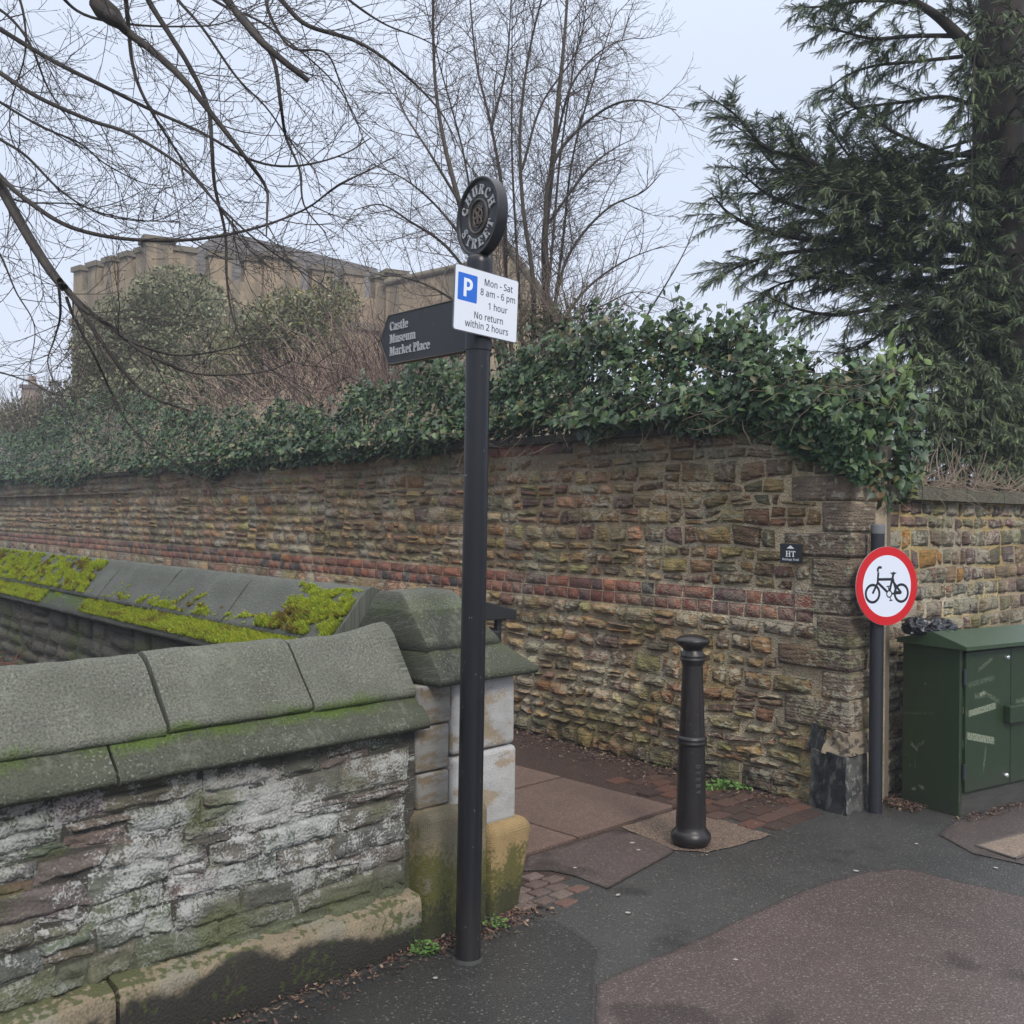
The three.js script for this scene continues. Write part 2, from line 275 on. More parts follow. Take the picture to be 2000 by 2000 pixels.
// one stone: a domed, uneven face whose rim dips behind the mortar
function stoneGeo(st, frame, uvf, { depth = 0.025, nu = 7, nv = 5, k = 0.3, pw = 5, rough = 0.012, sink = 0.012, nf = 14 }) {
  const [A, B, C, E] = st.q, pos = [], uv = [], idx = [], sd = st.seed ?? (st.seed = rnd() * 100), dp = depth * rr(0.6, 1.3), tilt = rr(-0.25, 0.25) * depth, tilt2 = rr(-0.25, 0.15) * depth;
  const lines = (n) => { const r = []; for (let i = 0; i < n; i++) { const t = i / (n - 1) * 2 - 1; r.push(Math.sign(t) * (1 - Math.pow(1 - Math.abs(t), 1.9))); } return r; };
  const lu = lines(nu), lv = lines(nv);
  for (let j = 0; j < nv; j++) for (let i = 0; i < nu; i++) {
    const ca = lu[i], cb = lv[j], x = (ca * Math.sqrt(1 - k * cb * cb / 2) + 1) / 2, y = (cb * Math.sqrt(1 - k * ca * ca / 2) + 1) / 2;
    let s = lerp(lerp(A[0], B[0], x), lerp(E[0], C[0], x), y), h = lerp(lerp(A[1], B[1], x), lerp(E[1], C[1], x), y);
    const e = Math.max(Math.abs(ca), Math.abs(cb)), rim = e > 0.999;
    s += (vn(s * 30 + sd, h * 30) - 0.5) * rough * (rim ? 1 : 0.5); h += (vn(s * 30, h * 30 + sd) - 0.5) * rough * (rim ? 1 : 0.5);
    let d = dp * (1 - Math.pow(e, pw)) + ca * tilt + cb * tilt2 + (fbm(s * nf + sd, h * nf * 1.6, 2) - 0.5) * rough * 1.5 + (Math.floor(3 * vn(s * nf * 0.45 + sd, h * nf * 0.8)) / 3 - 0.4) * rough * 0.8;
    if (rim) d = -sink;
    const p = frame(s, h, d); pos.push(p.x, p.y, p.z); const t = uvf(s, h); uv.push(t[0], t[1]);
  }
  for (let j = 0; j < nv - 1; j++) for (let i = 0; i < nu - 1; i++) { const a = j * nu + i; idx.push(a, a + 1, a + nu + 1, a, a + nu + 1, a + nu); }
  return geom(pos, flipIf(leftHanded(frame), idx), uv);
}
// wall texture: paint(s, y, stone or null, o)
function wallTex(stones, s0, s1, y0, y1, W, H, paint) {
  const id = new Int16Array(W * H).fill(-1), kx = W / (s1 - s0), ky = H / (y1 - y0);
  stones.forEach((st, n) => {
    const q = st.q, xs = q.map((p) => p[0]), ys = q.map((p) => p[1]), g = 0.004;
    const i0 = Math.max(0, Math.floor((Math.min(...xs) - g - s0) * kx)), i1 = Math.min(W - 1, Math.ceil((Math.max(...xs) + g - s0) * kx)), j0 = Math.max(0, Math.floor((Math.min(...ys) - g - y0) * ky)), j1 = Math.min(H - 1, Math.ceil((Math.max(...ys) + g - y0) * ky));
    for (let j = j0; j <= j1; j++) for (let i = i0; i <= i1; i++) {
      const x = s0 + (i + 0.5) / kx, y = y0 + (j + 0.5) / ky; let ok = true;
      for (let e = 0; e < 4 && ok; e++) { const a = q[e], b = q[(e + 1) % 4], l = Math.hypot(b[0] - a[0], b[1] - a[1]); if (((b[0] - a[0]) * (y - a[1]) - (b[1] - a[1]) * (x - a[0])) / l < -0.003) ok = false; }
      if (ok) id[j * W + i] = n;
    }
  });
  return makeTex(W, H, (x, y, o, i, j) => paint(s0 + x * (s1 - s0), y0 + y * (y1 - y0), id[j * W + i] < 0 ? null : stones[id[j * W + i]], o));
}
function frameOf(t, n, batter = () => 0) { return (s, y, d) => V(t.x * s + n.x * (d + batter(y)), y, t.z * s + n.z * (d + batter(y))); }
// a gridded face of mortar behind the stones, plus the solid body of the wall
function coreFace(frame, uvf, s0, s1, y0, y1, ns, nh, seed, amp = 0.008) {
  const pos = [], uv = [], idx = [];
  for (let j = 0; j <= nh; j++) for (let i = 0; i <= ns; i++) { const s = lerp(s0, s1, i / ns), y = lerp(y0, y1, j / nh), p = frame(s, y, (fbm(s * 9 + seed, y * 9, 2) - 0.5) * amp), t = uvf(s, y); pos.push(p.x, p.y, p.z); uv.push(t[0], t[1]); }
  for (let j = 0; j < nh; j++) for (let i = 0; i < ns; i++) { const a = j * (ns + 1) + i; idx.push(a, a + 1, a + ns + 2, a, a + ns + 2, a + ns + 1); }
  return geom(pos, flipIf(leftHanded(frame), idx), uv);
}
function slab(frame, s0, s1, y0, y1, d0, d1) {           // closed block in wall coordinates
  const c = []; for (const d of [d0, d1]) for (const y of [y0, y1]) for (const s of [s0, s1]) c.push(frame(s, y, d));
  const f = [[0, 1, 3, 2], [5, 4, 6, 7], [4, 0, 2, 6], [1, 5, 7, 3], [2, 3, 7, 6], [4, 5, 1, 0]], pos = [], idx = [];
  for (const q of f) { const b = pos.length / 3; for (const k of q) pos.push(c[k].x, c[k].y, c[k].z); idx.push(b, b + 1, b + 2, b, b + 2, b + 3); }
  return boxUV(geom(pos, flipIf(leftHanded(frame), idx)));
}
function addStones(root, stones, frame, uvf, mat, opt, name, far, maxParts = 300, key = (st) => st.q[0][0]) {
  stones.sort((a, b) => key(a) - key(b)); const rest = [];
  stones.forEach((st, n) => { const g = stoneGeo(st, frame, uvf, { ...opt, ...(st.opt ?? {}), ...(n < maxParts ? {} : far) }); if (n < maxParts) part(name, g, st.mat ?? mat, root); else rest.push(g); });
  if (rest.length) stuff(part(name, mergeGeometries(rest), mat, root));
}
const mix3 = (o, r, g, b, t) => { o.r = lerp(o.r, r, t); o.g = lerp(o.g, g, t); o.b = lerp(o.b, b, t); };
const TONES = [[0.29, 0.188, 0.095], [0.215, 0.14, 0.078], [0.34, 0.23, 0.11], [0.235, 0.158, 0.098], [0.31, 0.212, 0.112], [0.18, 0.128, 0.085], [0.38, 0.262, 0.122], [0.26, 0.162, 0.08]];
const BRICK = [[0.3, 0.115, 0.07], [0.25, 0.1, 0.068], [0.2, 0.095, 0.075], [0.33, 0.14, 0.08], [0.23, 0.085, 0.06], [0.15, 0.085, 0.075], [0.28, 0.13, 0.09]];

function paintGarden(yellow, far) {
  return (s, y, st, o) => {
    const n1 = fbm(s * 7, y * 11, 3), n2 = vn(s * 95, y * 95), n4 = vn(s * 240, y * 240), n3_ = fbm(s * 1.5 + 40, y * 1.5, 2), spot = fbm(s * 26 + 9, y * 26, 2);
    if (st) {
      const k = (0.45 + 1.1 * n1) * (0.55 + 0.75 * n2 * n4 + 0.35 * n4);
      const k_ = k; o.r = st.tone[0] * k_; o.g = st.tone[1] * k; o.b = st.tone[2] * k; o.h = 0.35 + 0.3 * n1 + 0.25 * n2 + 0.1 * n4;
      if (!st.brick) { const str = vn(s * 9 + st.tone[0] * 90, y * 75); o.h += (str - 0.5) * 0.25; const d = sstep(0.62, 0.8, str); o.r *= 1 - 0.3 * d; o.g *= 1 - 0.3 * d; o.b *= 1 - 0.3 * d; }
    } else {
      const k = (0.6 + 0.5 * n1) * (0.72 + 0.55 * n2) * (y > 1.0 && y < 1.2 ? 1.6 : 1); const pm = sstep(2.1, 1.0, s + 0.8 * (n3_ - 0.5)); o.r = lerp(0.27, 0.43, pm) * k; o.g = lerp(0.205, 0.35, pm) * k; o.b = lerp(0.13, 0.24, pm) * k; o.h = 0.15 + 0.3 * n2 + 0.2 * n4;
      mix3(o, 0.42 * k, 0.31 * k, 0.14 * k, clamp(yellow * sstep(0.45, 0.62, n3_) * (yellow > 1.1 ? 1 : 0.25 + 0.75 * sstep(1.1, 0.5, y) * sstep(2.2, 1.2, s))));
    }
    // ochre stain, pale lichen crust, moss low down and on ledges, soot below the coping
    if (!(st && st.brick)) mix3(o, 0.22, 0.125, 0.04, 0.4 * sstep(0.6, 0.75, fbm(s * 2.1 + 13, y * 3 + 3, 3)) * (0.5 + 0.5 * n2));
    const li = sstep(0.53, 0.6, 0.5 * fbm(s * 2.4 + 5, y * 3.2 + 8, 2) + 0.5 * spot + (st && st.pale ? 0.09 : 0) + (y < 1 ? 0.02 : 0)) * (st && st.brick ? 0.4 : 0.75) * (0.55 + 0.45 * n2);
    mix3(o, 0.36, 0.335, 0.255, li); o.h += li * 0.12;
    const mo = sstep(0.55, 0.68, 0.6 * fbm(s * 1.6 + 77, y * 2.6 + 31, 3) + 0.4 * spot + 0.05 * sstep(0.7, 0.1, y) * sstep(0.3, 1, s) + (y > 1.85 ? 0.05 : 0)) * (st && st.brick ? 0.45 : 0.8);
    mix3(o, 0.075 + 0.05 * n2, 0.076 + 0.05 * n2, 0.024, mo * 0.6);
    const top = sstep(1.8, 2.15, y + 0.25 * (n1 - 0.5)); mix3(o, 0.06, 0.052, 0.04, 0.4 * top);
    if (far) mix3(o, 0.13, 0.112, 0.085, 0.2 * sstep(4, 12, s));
    const dk = 0.8 + 0.4 * n3_; o.r *= dk; o.g *= dk; o.b *= dk;
    const wet = 1 - 0.45 * sstep(0.22, 0, y + 0.15 * (n1 - 0.5)); o.r *= wet; o.g *= wet; o.b *= wet;
  };
}
const C0 = V(1.87, 0, -5.65), WT = V(-0.625, 0, -0.781), WN = V(-0.781, 0, 0.625), ST = V(0.74, 0, -0.6726), SN = V(0.6726, 0, 0.74);
const wallBatter0 = (y) => 0.085 * Math.pow(clamp(1 - y / 1.1), 1.5);
{
  const root = thing('garden_wall', 'tall old ironstone rubble wall with a red brick band, running back up the lane under ivy', 'wall', [C0.x, 0, C0.z]);
  const S1 = 21.5, TOP = 2.16;
  const fr0 = frameOf(WT, WN), fr = (s, y, d) => fr0(s, y, d + wallBatter0(y) * sstep(0.15, 0.9, s) + sstep(0, 0.5, s) * 0.05 * (fbm(s * 0.7, y * 0.9 + 3, 2) - 0.5));
  const inQuoin = (s, y) => s < 0.42 && y < 1.02 || s < 0.22;
  let stones = [];
  // quoins at the corner, alternately long and short
  const quo = []; { let y = 0.44, i = 0; while (y < TOP - 0.1) { const h = Math.min(rr(0.12, 0.185), TOP - y), long = i++ & 1, w = long ? rr(0.17, 0.25) : rr(0.34, 0.5); quo.push({ q: [[0.0, y], [w, y], [w, y + h - 0.016], [0.0, y + h - 0.016]], w, dd: long ? rr(0.24, 0.33) : rr(0.13, 0.19), quoin: true, y0: y, y1: y + h }); y += h; } }
  const overQuoin = (s, y) => quo.some((q) => y > q.y0 - 0.03 && y < q.y1 + 0.03 && s < q.w + 0.07);
  const lowStones = [...rubble(0.0, 3.9, 0.0, 1.02, { hmin: 0.06, hmax: 0.135, wmin: 0.09, wmax: 0.27, gap: 0.028, wave: 0.045, jit: 0.014, seed: 3, skip: (s, y) => s < 0.26 && y < 0.43 }), ...rubble(3.9, S1, 0.55, 1.02, { hmin: 0.1, hmax: 0.15, wmin: 0.2, wmax: 0.34, gap: 0.02, seed: 5 })];
  const upStones = [...rubble(0.0, 6, 1.2, TOP, { hmin: 0.06, hmax: 0.125, wmin: 0.085, wmax: 0.26, gap: 0.026, wave: 0.04, jit: 0.012, seed: 8, skip: (s, y) => (s > 2.28 && s < 3.4 && y > 2.07) || (s > 2.5 && s < 2.72 && y > 1.97) }), ...rubble(6, S1, 1.2, TOP, { hmin: 0.08, hmax: 0.13, wmin: 0.13, wmax: 0.3, gap: 0.02, wave: 0.03, seed: 9 })];
  lowStones.forEach((st) => { if (st.q[0][0] < 4) st.opt = { depth: 0.032, rough: 0.026, k: 0.25, pw: 6 }; });
  stones = [...lowStones, ...upStones].filter((st) => {      // stones stop against the corner stones
    const q = st.q, lo = Math.min(q[0][1], q[1][1]), hi = Math.max(q[2][1], q[3][1]); let m = 0; for (const c of quo) if (hi > c.y0 + 0.012 && lo < c.y1 - 0.028) m = Math.max(m, c.w + 0.018);
    if (q[0][0] >= m) return true; if (Math.min(q[1][0], q[2][0]) - m < 0.05) return false; q[0][0] = m; q[3][0] = m + rr(-0.004, 0.004); return true;
  });
  for (const st of [...stones, ...quo]) { const dk = lerp(0.72, 1.02, sstep(0.6, 2.4, st.q[0][0])) * (rnd() < 0.25 ? 0.7 : 1); st.tone = pick(TONES).map((c) => c * rr(0.85, 1.15) * dk); if (rnd() < 0.05) st.tone = [0.25, 0.13, 0.055]; if (rnd() < 0.14) st.pale = true; if (st.quoin) st.tone = pick([[0.11, 0.08, 0.064], [0.13, 0.095, 0.07], [0.16, 0.12, 0.085]]); }
  // two brick courses: stretchers over headers
  const bricks = [];
  { const y0 = 1.02, c = 0.083, g = 0.016; let s = 0.24; while (s < S1) { const w = 0.123 * rr(0.96, 1.04), yy = y0 + 0.01 * (fbm(s * 0.8, 4, 2) - 0.5); bricks.push({ q: [[s, yy + 0.008], [s + w - g, yy + 0.008], [s + w - g, yy + c - 0.007], [s, yy + c - 0.007]] }); s += w; }
    s = 0.24; while (s < S1) { const w = 0.246 * rr(0.97, 1.03) * (rnd() < 0.12 ? 0.5 : 1), yy = y0 + c + 0.01 * (fbm(s * 0.8, 4, 2) - 0.5); bricks.push({ q: [[s, yy + 0.008], [s + w - g, yy + 0.008], [s + w - g, yy + c - 0.007], [s, yy + c - 0.007]] }); s += w; }
    for (let q = 2.3; q < 3.3; q += 0.125) bricks.push({ q: [[q, 2.085], [q + 0.112, 2.085], [q + 0.112, 2.155], [q, 2.155]] });
    for (const b of bricks) { b.brick = true; const mu = rr(0.78, 1.12); b.tone = pick(BRICK).map((k) => k * mu); if (rnd() < 0.05) b.tone = [0.3, 0.13, 0.045]; if (rnd() < 0.08) b.tone = [0.07, 0.06, 0.06]; b.opt = { depth: 0.012, nu: 5, nv: 5, k: 0.06, pw: 14, rough: 0.005, sink: 0.006 }; } }
  const all = [...stones, ...quo, ...bricks], SEG = 6.2;
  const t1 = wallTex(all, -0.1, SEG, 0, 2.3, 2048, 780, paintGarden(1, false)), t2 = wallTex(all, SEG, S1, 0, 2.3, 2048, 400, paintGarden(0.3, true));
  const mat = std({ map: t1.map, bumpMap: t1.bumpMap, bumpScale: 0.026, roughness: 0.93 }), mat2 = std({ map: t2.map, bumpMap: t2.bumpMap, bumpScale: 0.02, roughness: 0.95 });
  const uv1 = (s, y) => [(s + 0.1) / (SEG + 0.1), y / 2.3], uv2 = (s, y) => [(s - SEG) / (S1 - SEG), y / 2.3];
  const near = (l) => l.filter((q) => q.q[0][0] < SEG - 0.02), farr = (l) => l.filter((q) => q.q[0][0] >= SEG - 0.02);
  const opt = { depth: 0.02, nu: 10, nv: 8, rough: 0.024, sink: 0.012, k: 0.22, pw: 10, nf: 26 };
  const ns = near(stones), fs = farr(stones);
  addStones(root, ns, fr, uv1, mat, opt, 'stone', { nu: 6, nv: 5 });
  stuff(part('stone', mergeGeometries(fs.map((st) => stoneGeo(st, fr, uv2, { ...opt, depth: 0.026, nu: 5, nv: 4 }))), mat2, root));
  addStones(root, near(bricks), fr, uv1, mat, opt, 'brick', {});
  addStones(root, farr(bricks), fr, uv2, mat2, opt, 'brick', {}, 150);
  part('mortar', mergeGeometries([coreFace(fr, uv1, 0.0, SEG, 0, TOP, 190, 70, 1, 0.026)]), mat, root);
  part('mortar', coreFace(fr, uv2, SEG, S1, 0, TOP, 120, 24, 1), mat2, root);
  // the end of the wall along the street, and the solid body behind the faces
  const endF = frameOf(ST, SN), es = quo.flatMap((q) => q.dd < 0.2 ? [{ q: [[q.dd + 0.02, q.y0], [0.35, q.y0], [0.35, q.y1 - 0.018], [q.dd + 0.02, q.y1 - 0.018]] }] : []);
  for (const st of es) { st.tone = pick(TONES).map((c) => c * 0.85); }
  const t3 = wallTex(es, -0.05, 0.5, 0, 2.3, 200, 800, paintGarden(0.3, false)), mat3 = std({ map: t3.map, bumpMap: t3.bumpMap, bumpScale: 0.012, roughness: 0.93 }), uv3 = (s, y) => [(s + 0.05) / 0.55, y / 2.3];
  for (const st of es) part('stone', stoneGeo(st, endF, uv3, opt), mat3, root);
  part('mortar', coreFace(endF, uv3, 0.0, 0.4, 0, TOP, 8, 30, 4), mat3, root);
  // corner stones bonded through both faces
  for (const q of quo) {
    const h = q.y1 - q.y0 - 0.014, g = lump(new RoundedBoxGeometry(q.w, h, q.dd, 5, 0.016), 0.012, 11, q.y0 * 7), p = g.attributes.position, n = g.attributes.normal, uv = [];
    for (let i = 0; i < p.count; i++) { const side = Math.abs(n.getX(i)) > Math.abs(n.getZ(i)); const s = side ? clamp(q.dd / 2 - p.getZ(i), 0.01, q.w - 0.02) : p.getX(i) + q.w / 2; uv.push(...uv1(s, (q.y0 + q.y1) / 2 - 0.008 + p.getY(i))); }
    g.setAttribute('uv', new THREE.Float32BufferAttribute(uv, 2));
    const m = part('quoin', g, mat, root), c = fr0(q.w / 2 - 0.012, (q.y0 + q.y1) / 2 - 0.008, 0.02 - q.dd / 2); m.position.copy(c); m.quaternion.setFromRotationMatrix(new THREE.Matrix4().makeBasis(WT, V(0, 1, 0), V().crossVectors(WT, V(0, 1, 0)))); if (V().crossVectors(WT, V(0, 1, 0)).dot(WN) < 0) { m.quaternion.setFromRotationMatrix(new THREE.Matrix4().makeBasis(WT.clone().negate(), V(0, 1, 0), WN.clone())); for (let i = 0; i < p.count; i++) { const side = Math.abs(n.getX(i)) > Math.abs(n.getZ(i)); uv.splice(i * 2, 2, ...uv1(side ? clamp(q.dd / 2 - p.getZ(i), 0.01, q.w - 0.02) : q.w / 2 - p.getX(i), (q.y0 + q.y1) / 2 - 0.008 + p.getY(i))); } g.setAttribute('uv', new THREE.Float32BufferAttribute(uv, 2)); }
  }
  const body = std({ color: lin(0.15, 0.12, 0.09), roughness: 1 });
  part('wall_body', slab(frameOf(WT, WN), 0.03, S1, 0, TOP, -0.02, -0.45), body, root);
  // flat coping slabs
  const cm = groundMat(tarTex([0.055, 0.05, 0.038], [0.11, 0.105, 0.08], 83, 0.1), 0.9, 0.01, 1);
  for (let s = -0.02, i = 0; s < S1; i++) { const w = rr(0.45, 0.75), e = Math.min(s + w, S1); part('coping_slab', slab(frameOf(WT, WN), s + 0.006, e - 0.006, TOP + 0.002, TOP + 0.062 + rr(-0.006, 0.006), 0.045 + rr(-0.01, 0.012), -0.49), cm, root); s = e; }
}
{ // the lower wall along the street behind the cabinet
  const O = V(2.02, 0, -5.86);
  const root = thing('street_wall', 'lower ironstone wall with yellow mortar behind the green cabinet, right of the corner', 'wall', [O.x, 0, O.z]);
  const S1 = 2.6, TOP = 1.74, fr = frameOf(ST, SN, (y) => 0.03 * clamp(1 - y));
  const stones = rubble(-0.16, S1, 0, TOP, { hmin: 0.075, hmax: 0.13, wmin: 0.09, wmax: 0.22, gap: 0.024, wave: 0.02, jit: 0.013, split: 0.05, seed: 21 });
  for (const st of stones) { st.tone = pick([[0.165, 0.12, 0.085], [0.14, 0.1, 0.075], [0.19, 0.145, 0.095], [0.115, 0.088, 0.07], [0.21, 0.165, 0.11]]).map((c) => c * rr(0.85, 1.15)); if (rnd() < 0.06) st.tone = [0.3, 0.16, 0.05]; if (rnd() < 0.3) st.pale = true; }
  const t = wallTex(stones, -0.2, S1, 0, 1.8, 1300, 900, paintGarden(1.2, false)), mat = std({ map: t.map, bumpMap: t.bumpMap, bumpScale: 0.014, roughness: 0.93 }), uvf = (s, y) => [(s + 0.2) / (S1 + 0.2), y / 1.8];
  addStones(root, stones, fr, uvf, mat, { depth: 0.017, nu: 8, nv: 7, rough: 0.018, k: 0.16, sink: 0.006, pw: 9, nf: 26 }, 'stone', {});
  part('mortar', coreFace(fr, uvf, -0.18, S1, 0, TOP, 90, 60, 3, 0.018), mat, root);
  part('wall_body', slab(fr, 0, S1, 0, TOP, -0.02, -0.4), std({ color: lin(0.16, 0.13, 0.09), roughness: 1 }), root);
  const cm = groundMat(tarTex([0.12, 0.11, 0.075], [0.24, 0.23, 0.16], 87, 0.16), 0.9, 0.012, 1);
  for (let s = -0.04; s < S1;) { const e = Math.min(s + rr(0.5, 0.7), S1); part('coping_slab', slab(fr, s + 0.005, e - 0.005, TOP + 0.002, TOP + 0.085, 0.07, -0.46), cm, root); s = e; }
}

// ---------------------------------------------------------------- churchyard wall: street arm, pier and mossy lane arm
const B0 = V(-0.372, 0, -3.874), LT = V(-0.69, 0, 0.724), LN = V(0.724, 0, 0.69);      // s runs left along the street from the pier
function profileGeo(frame, prof, s0, s1, n, uvf, opt = {}) {    // extrude a (depth, height) profile along the wall
  const pos = [], uv = [], idx = [], m = prof.length; const L = [0]; for (let i = 1; i < m; i++) L.push(L[i - 1] + Math.hypot(prof[i][0] - prof[i - 1][0], prof[i][1] - prof[i - 1][1]));
  for (let k = 0; k <= n; k++) for (let i = 0; i < m; i++) {
    const s = lerp(s0, s1, k / n); let [d, y] = prof[i]; if (opt.warp) [d, y] = opt.warp(s, d, y, k / n);
    const j = opt.jit ?? 0.006, a = (fbm(s * 11 + (opt.seed ?? 0), L[i] * 14, 2) - 0.5) * j;
    const p = frame(s, y + a, d + a); pos.push(p.x, p.y, p.z); const t = uvf(s, L[i]); uv.push(t[0], t[1]);
  }
  for (let k = 0; k < n; k++) for (let i = 0; i < m - 1; i++) { const a = k * m + i; idx.push(a, a + 1, a + m, a + 1, a + m + 1, a + m); }
  for (const k of [0, n]) { const c = pos.length / 3; let x = 0, y = 0, z = 0; for (let i = 0; i < m; i++) { x += pos[(k * m + i) * 3]; y += pos[(k * m + i) * 3 + 1]; z += pos[(k * m + i) * 3 + 2]; }
    for (let i = 0; i < m; i++) { pos.push(pos[(k * m + i) * 3], pos[(k * m + i) * 3 + 1], pos[(k * m + i) * 3 + 2]); uv.push(uv[(k * m + i) * 2], uv[(k * m + i) * 2 + 1]); }
    pos.push(x / m, y / m, z / m); uv.push(uvf(lerp(s0, s1, k / n), L[m - 1] * 0.5)[0], uvf(0, L[m - 1] * 0.5)[1]); for (let i = 0; i < m - 1; i++) idx.push(...(k ? [c + m, c + i + 1, c + i] : [c + m, c + i, c + i + 1])); }
  return geom(pos, flipIf(!leftHanded(frame), idx), uv);
}
// weathered grey coping stone: speckled, greened along the groove; v runs up the profile
function copingTex(seed, len, prof, groove, W = 2048, H = 512, green) {
  return makeTex(W, H, (x, y, o) => {
    const s = x * len + seed * 3.3, p = y * prof, n1 = fbm(s * 4, p * 5, 3), n2 = vn(s * 120, p * 120), n4 = vn(s * 260, p * 260), n5 = fbm(s * 30, p * 30, 2);
    const up = p > groove; const k = (0.72 + 0.5 * n1) * (0.25 + 0.85 * n2 + 0.7 * n4);
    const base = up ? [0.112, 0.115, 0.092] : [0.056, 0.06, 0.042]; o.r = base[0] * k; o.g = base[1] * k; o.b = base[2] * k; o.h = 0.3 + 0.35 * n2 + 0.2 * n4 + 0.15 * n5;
    const gd = Math.abs(p - groove - 0.012), gr = sstep(0.075, 0.0, gd + 0.16 * (n1 - 0.5)) * (green ?? 1);
    mix3(o, 0.045 + 0.05 * n2, 0.075 + 0.08 * n2, 0.01, 0.85 * gr * sstep(0.3, 0.55, n5 + 0.25 * gr));
    mix3(o, 0.065, 0.07, 0.04, (up ? 0.25 : 0.35) * sstep(0.45, 0.65, fbm(s * 2.2 + 9, p * 4 + 2, 2)));
    const w = sstep(0.69, 0.74, 0.8 * vn(s * 95, p * 95) + 0.2 * vn(s * 5 + 3, p * 5) - 0.06); mix3(o, 0.26, 0.26, 0.23, 0.5 * w); o.h += 0.15 * w;
    const w2 = sstep(0.56, 0.72, 0.6 * n5 + 0.4 * n1); mix3(o, 0.17, 0.175, 0.13, 0.35 * w2);
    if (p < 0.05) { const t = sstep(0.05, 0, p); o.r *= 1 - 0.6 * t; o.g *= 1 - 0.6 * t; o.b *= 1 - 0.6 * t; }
  });
}
const LOWPROF = [[-0.03, 0.0], [0.055, 0.004], [0.062, 0.022], [0.05, 0.045], [-0.02, 0.118]], UPPROF = [[-0.05, 0.105], [-0.012, 0.116], [-0.004, 0.132], [-0.012, 0.15], [-0.085, 0.24], [-0.14, 0.31], [-0.172, 0.342], [-0.205, 0.352], [-0.238, 0.342], [-0.27, 0.31], [-0.325, 0.24], [-0.4, 0.15], [-0.41, 0.12]];
const lift = (pr, y) => pr.map(([d, h]) => [d, h + y]);
const arcOf = (pr) => pr.reduce((a, p, i) => i ? a + Math.hypot(p[0] - pr[i - 1][0], p[1] - pr[i - 1][1]) : 0, 0);
{
  const root = thing('churchyard_wall', 'low churchyard wall in the foreground, white lichen on rubble under a grey sloped coping', 'wall', [B0.x, 0, B0.z]);
  const fr0 = frameOf(LT, LN), fr = (s, y, d) => fr0(s, y, d + 0.02 * (fbm(s * 1.5 + 3, y * 3, 2) - 0.5));
  const S0 = 0.0, S1 = 3.2, Y0 = 0.15, Y1 = 0.81;
  const stones = rubble(0.02, S1, Y0, Y1, { hmin: 0.055, hmax: 0.105, wmin: 0.12, wmax: 0.36, gap: 0.008, wave: 0.035, jit: 0.016, split: 0.25, seed: 33 });
  for (const st of stones) { st.li = rr(-0.13, 0.12); st.tone = pick([[0.125, 0.117, 0.094], [0.108, 0.102, 0.084], [0.135, 0.122, 0.096], [0.12, 0.114, 0.092]]).map((c) => c * rr(0.85, 1.15)); if (rnd() < 0.1) { if (rnd() < 0.5) continue; st.bare = true; st.tone = pick([[0.13, 0.1, 0.06], [0.12, 0.085, 0.055], [0.085, 0.07, 0.06]]); } }
  const t = wallTex(stones, S0, S1, 0, 0.85, 2048, 640, (s, y, st, o) => {
    const n1 = fbm(s * 6, y * 12, 3), n2 = vn(s * 110, y * 110), n4 = vn(s * 300, y * 300), st_ = vn(s * 7 + 4, y * 70), lam = fbm(s * 5, y * 34, 2);
    const tn = st ? st.tone : [0.055, 0.05, 0.04], k = (0.5 + 0.9 * n1) * (0.65 + 0.4 * n2 + 0.25 * n4);
    o.r = tn[0] * k; o.g = tn[1] * k; o.b = tn[2] * k; o.h = 0.25 + 0.2 * n2 + 0.3 * lam + 0.15 * (st_ - 0.5);
    const fine = 0.5 * fbm(s * 17 + 5, y * 22, 3) + 0.25 * vn(s * 105, y * 110) + 0.25 * (hsh(Math.floor(s * 330), Math.floor(y * 330)) / 510 + hsh(Math.floor(s * 170), Math.floor(y * 170) + 9) / 510), patch = fbm(s * 2.6 + 20, y * 5 + 4, 4);
    const prof = sstep(0.24, 0.46, y + 0.12 * (vn(s * 2.1, 8.3) - 0.5)) * sstep(0.84, 0.6, y + 0.2 * (vn(s * 2.6, 3.3) - 0.5));
    const cov = (patch - 0.5) * 1.5 + (fine - 0.5) * 1.7 + prof * 0.34 - 0.2 + (st ? st.li : -0.2) - (st && st.bare ? 0.3 : 0) - sstep(0.5, 0.05, s) * 0.08;
    const w = sstep(-0.1, 0.2, cov + 0.03); const wb = 0.15 + 0.5 * fine + 0.16 * (n4 - 0.5); mix3(o, wb, wb * 1.0, wb * 0.95, (0.4 + 0.38 * prof) * w); o.h += 0.2 * w * (0.5 + n2);
    // green algae towards the foot, black under the coping
    const gr = sstep(0.42, 0.16, y + 0.2 * (patch - 0.5)); mix3(o, 0.062 + 0.05 * n2, 0.07 + 0.055 * n2, 0.034 + 0.03 * n2, 0.75 * gr * (1 - 0.4 * w));
    mix3(o, 0.075, 0.085, 0.02, 0.7 * sstep(0.62, 0.7, 0.6 * fbm(s * 3 + 61, y * 4, 2) + 0.4 * fine + 0.1 * gr));
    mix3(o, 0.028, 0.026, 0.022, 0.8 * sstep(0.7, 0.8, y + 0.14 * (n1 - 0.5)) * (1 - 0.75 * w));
  });
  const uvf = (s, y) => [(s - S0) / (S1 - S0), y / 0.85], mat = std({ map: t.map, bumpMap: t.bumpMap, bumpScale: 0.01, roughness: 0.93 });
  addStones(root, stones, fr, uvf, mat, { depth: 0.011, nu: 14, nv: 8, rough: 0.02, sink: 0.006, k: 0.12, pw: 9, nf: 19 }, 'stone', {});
  part('mortar', coreFace(fr, uvf, -0.02, S1, 0, Y1, 130, 30, 7, 0.02), mat, root);
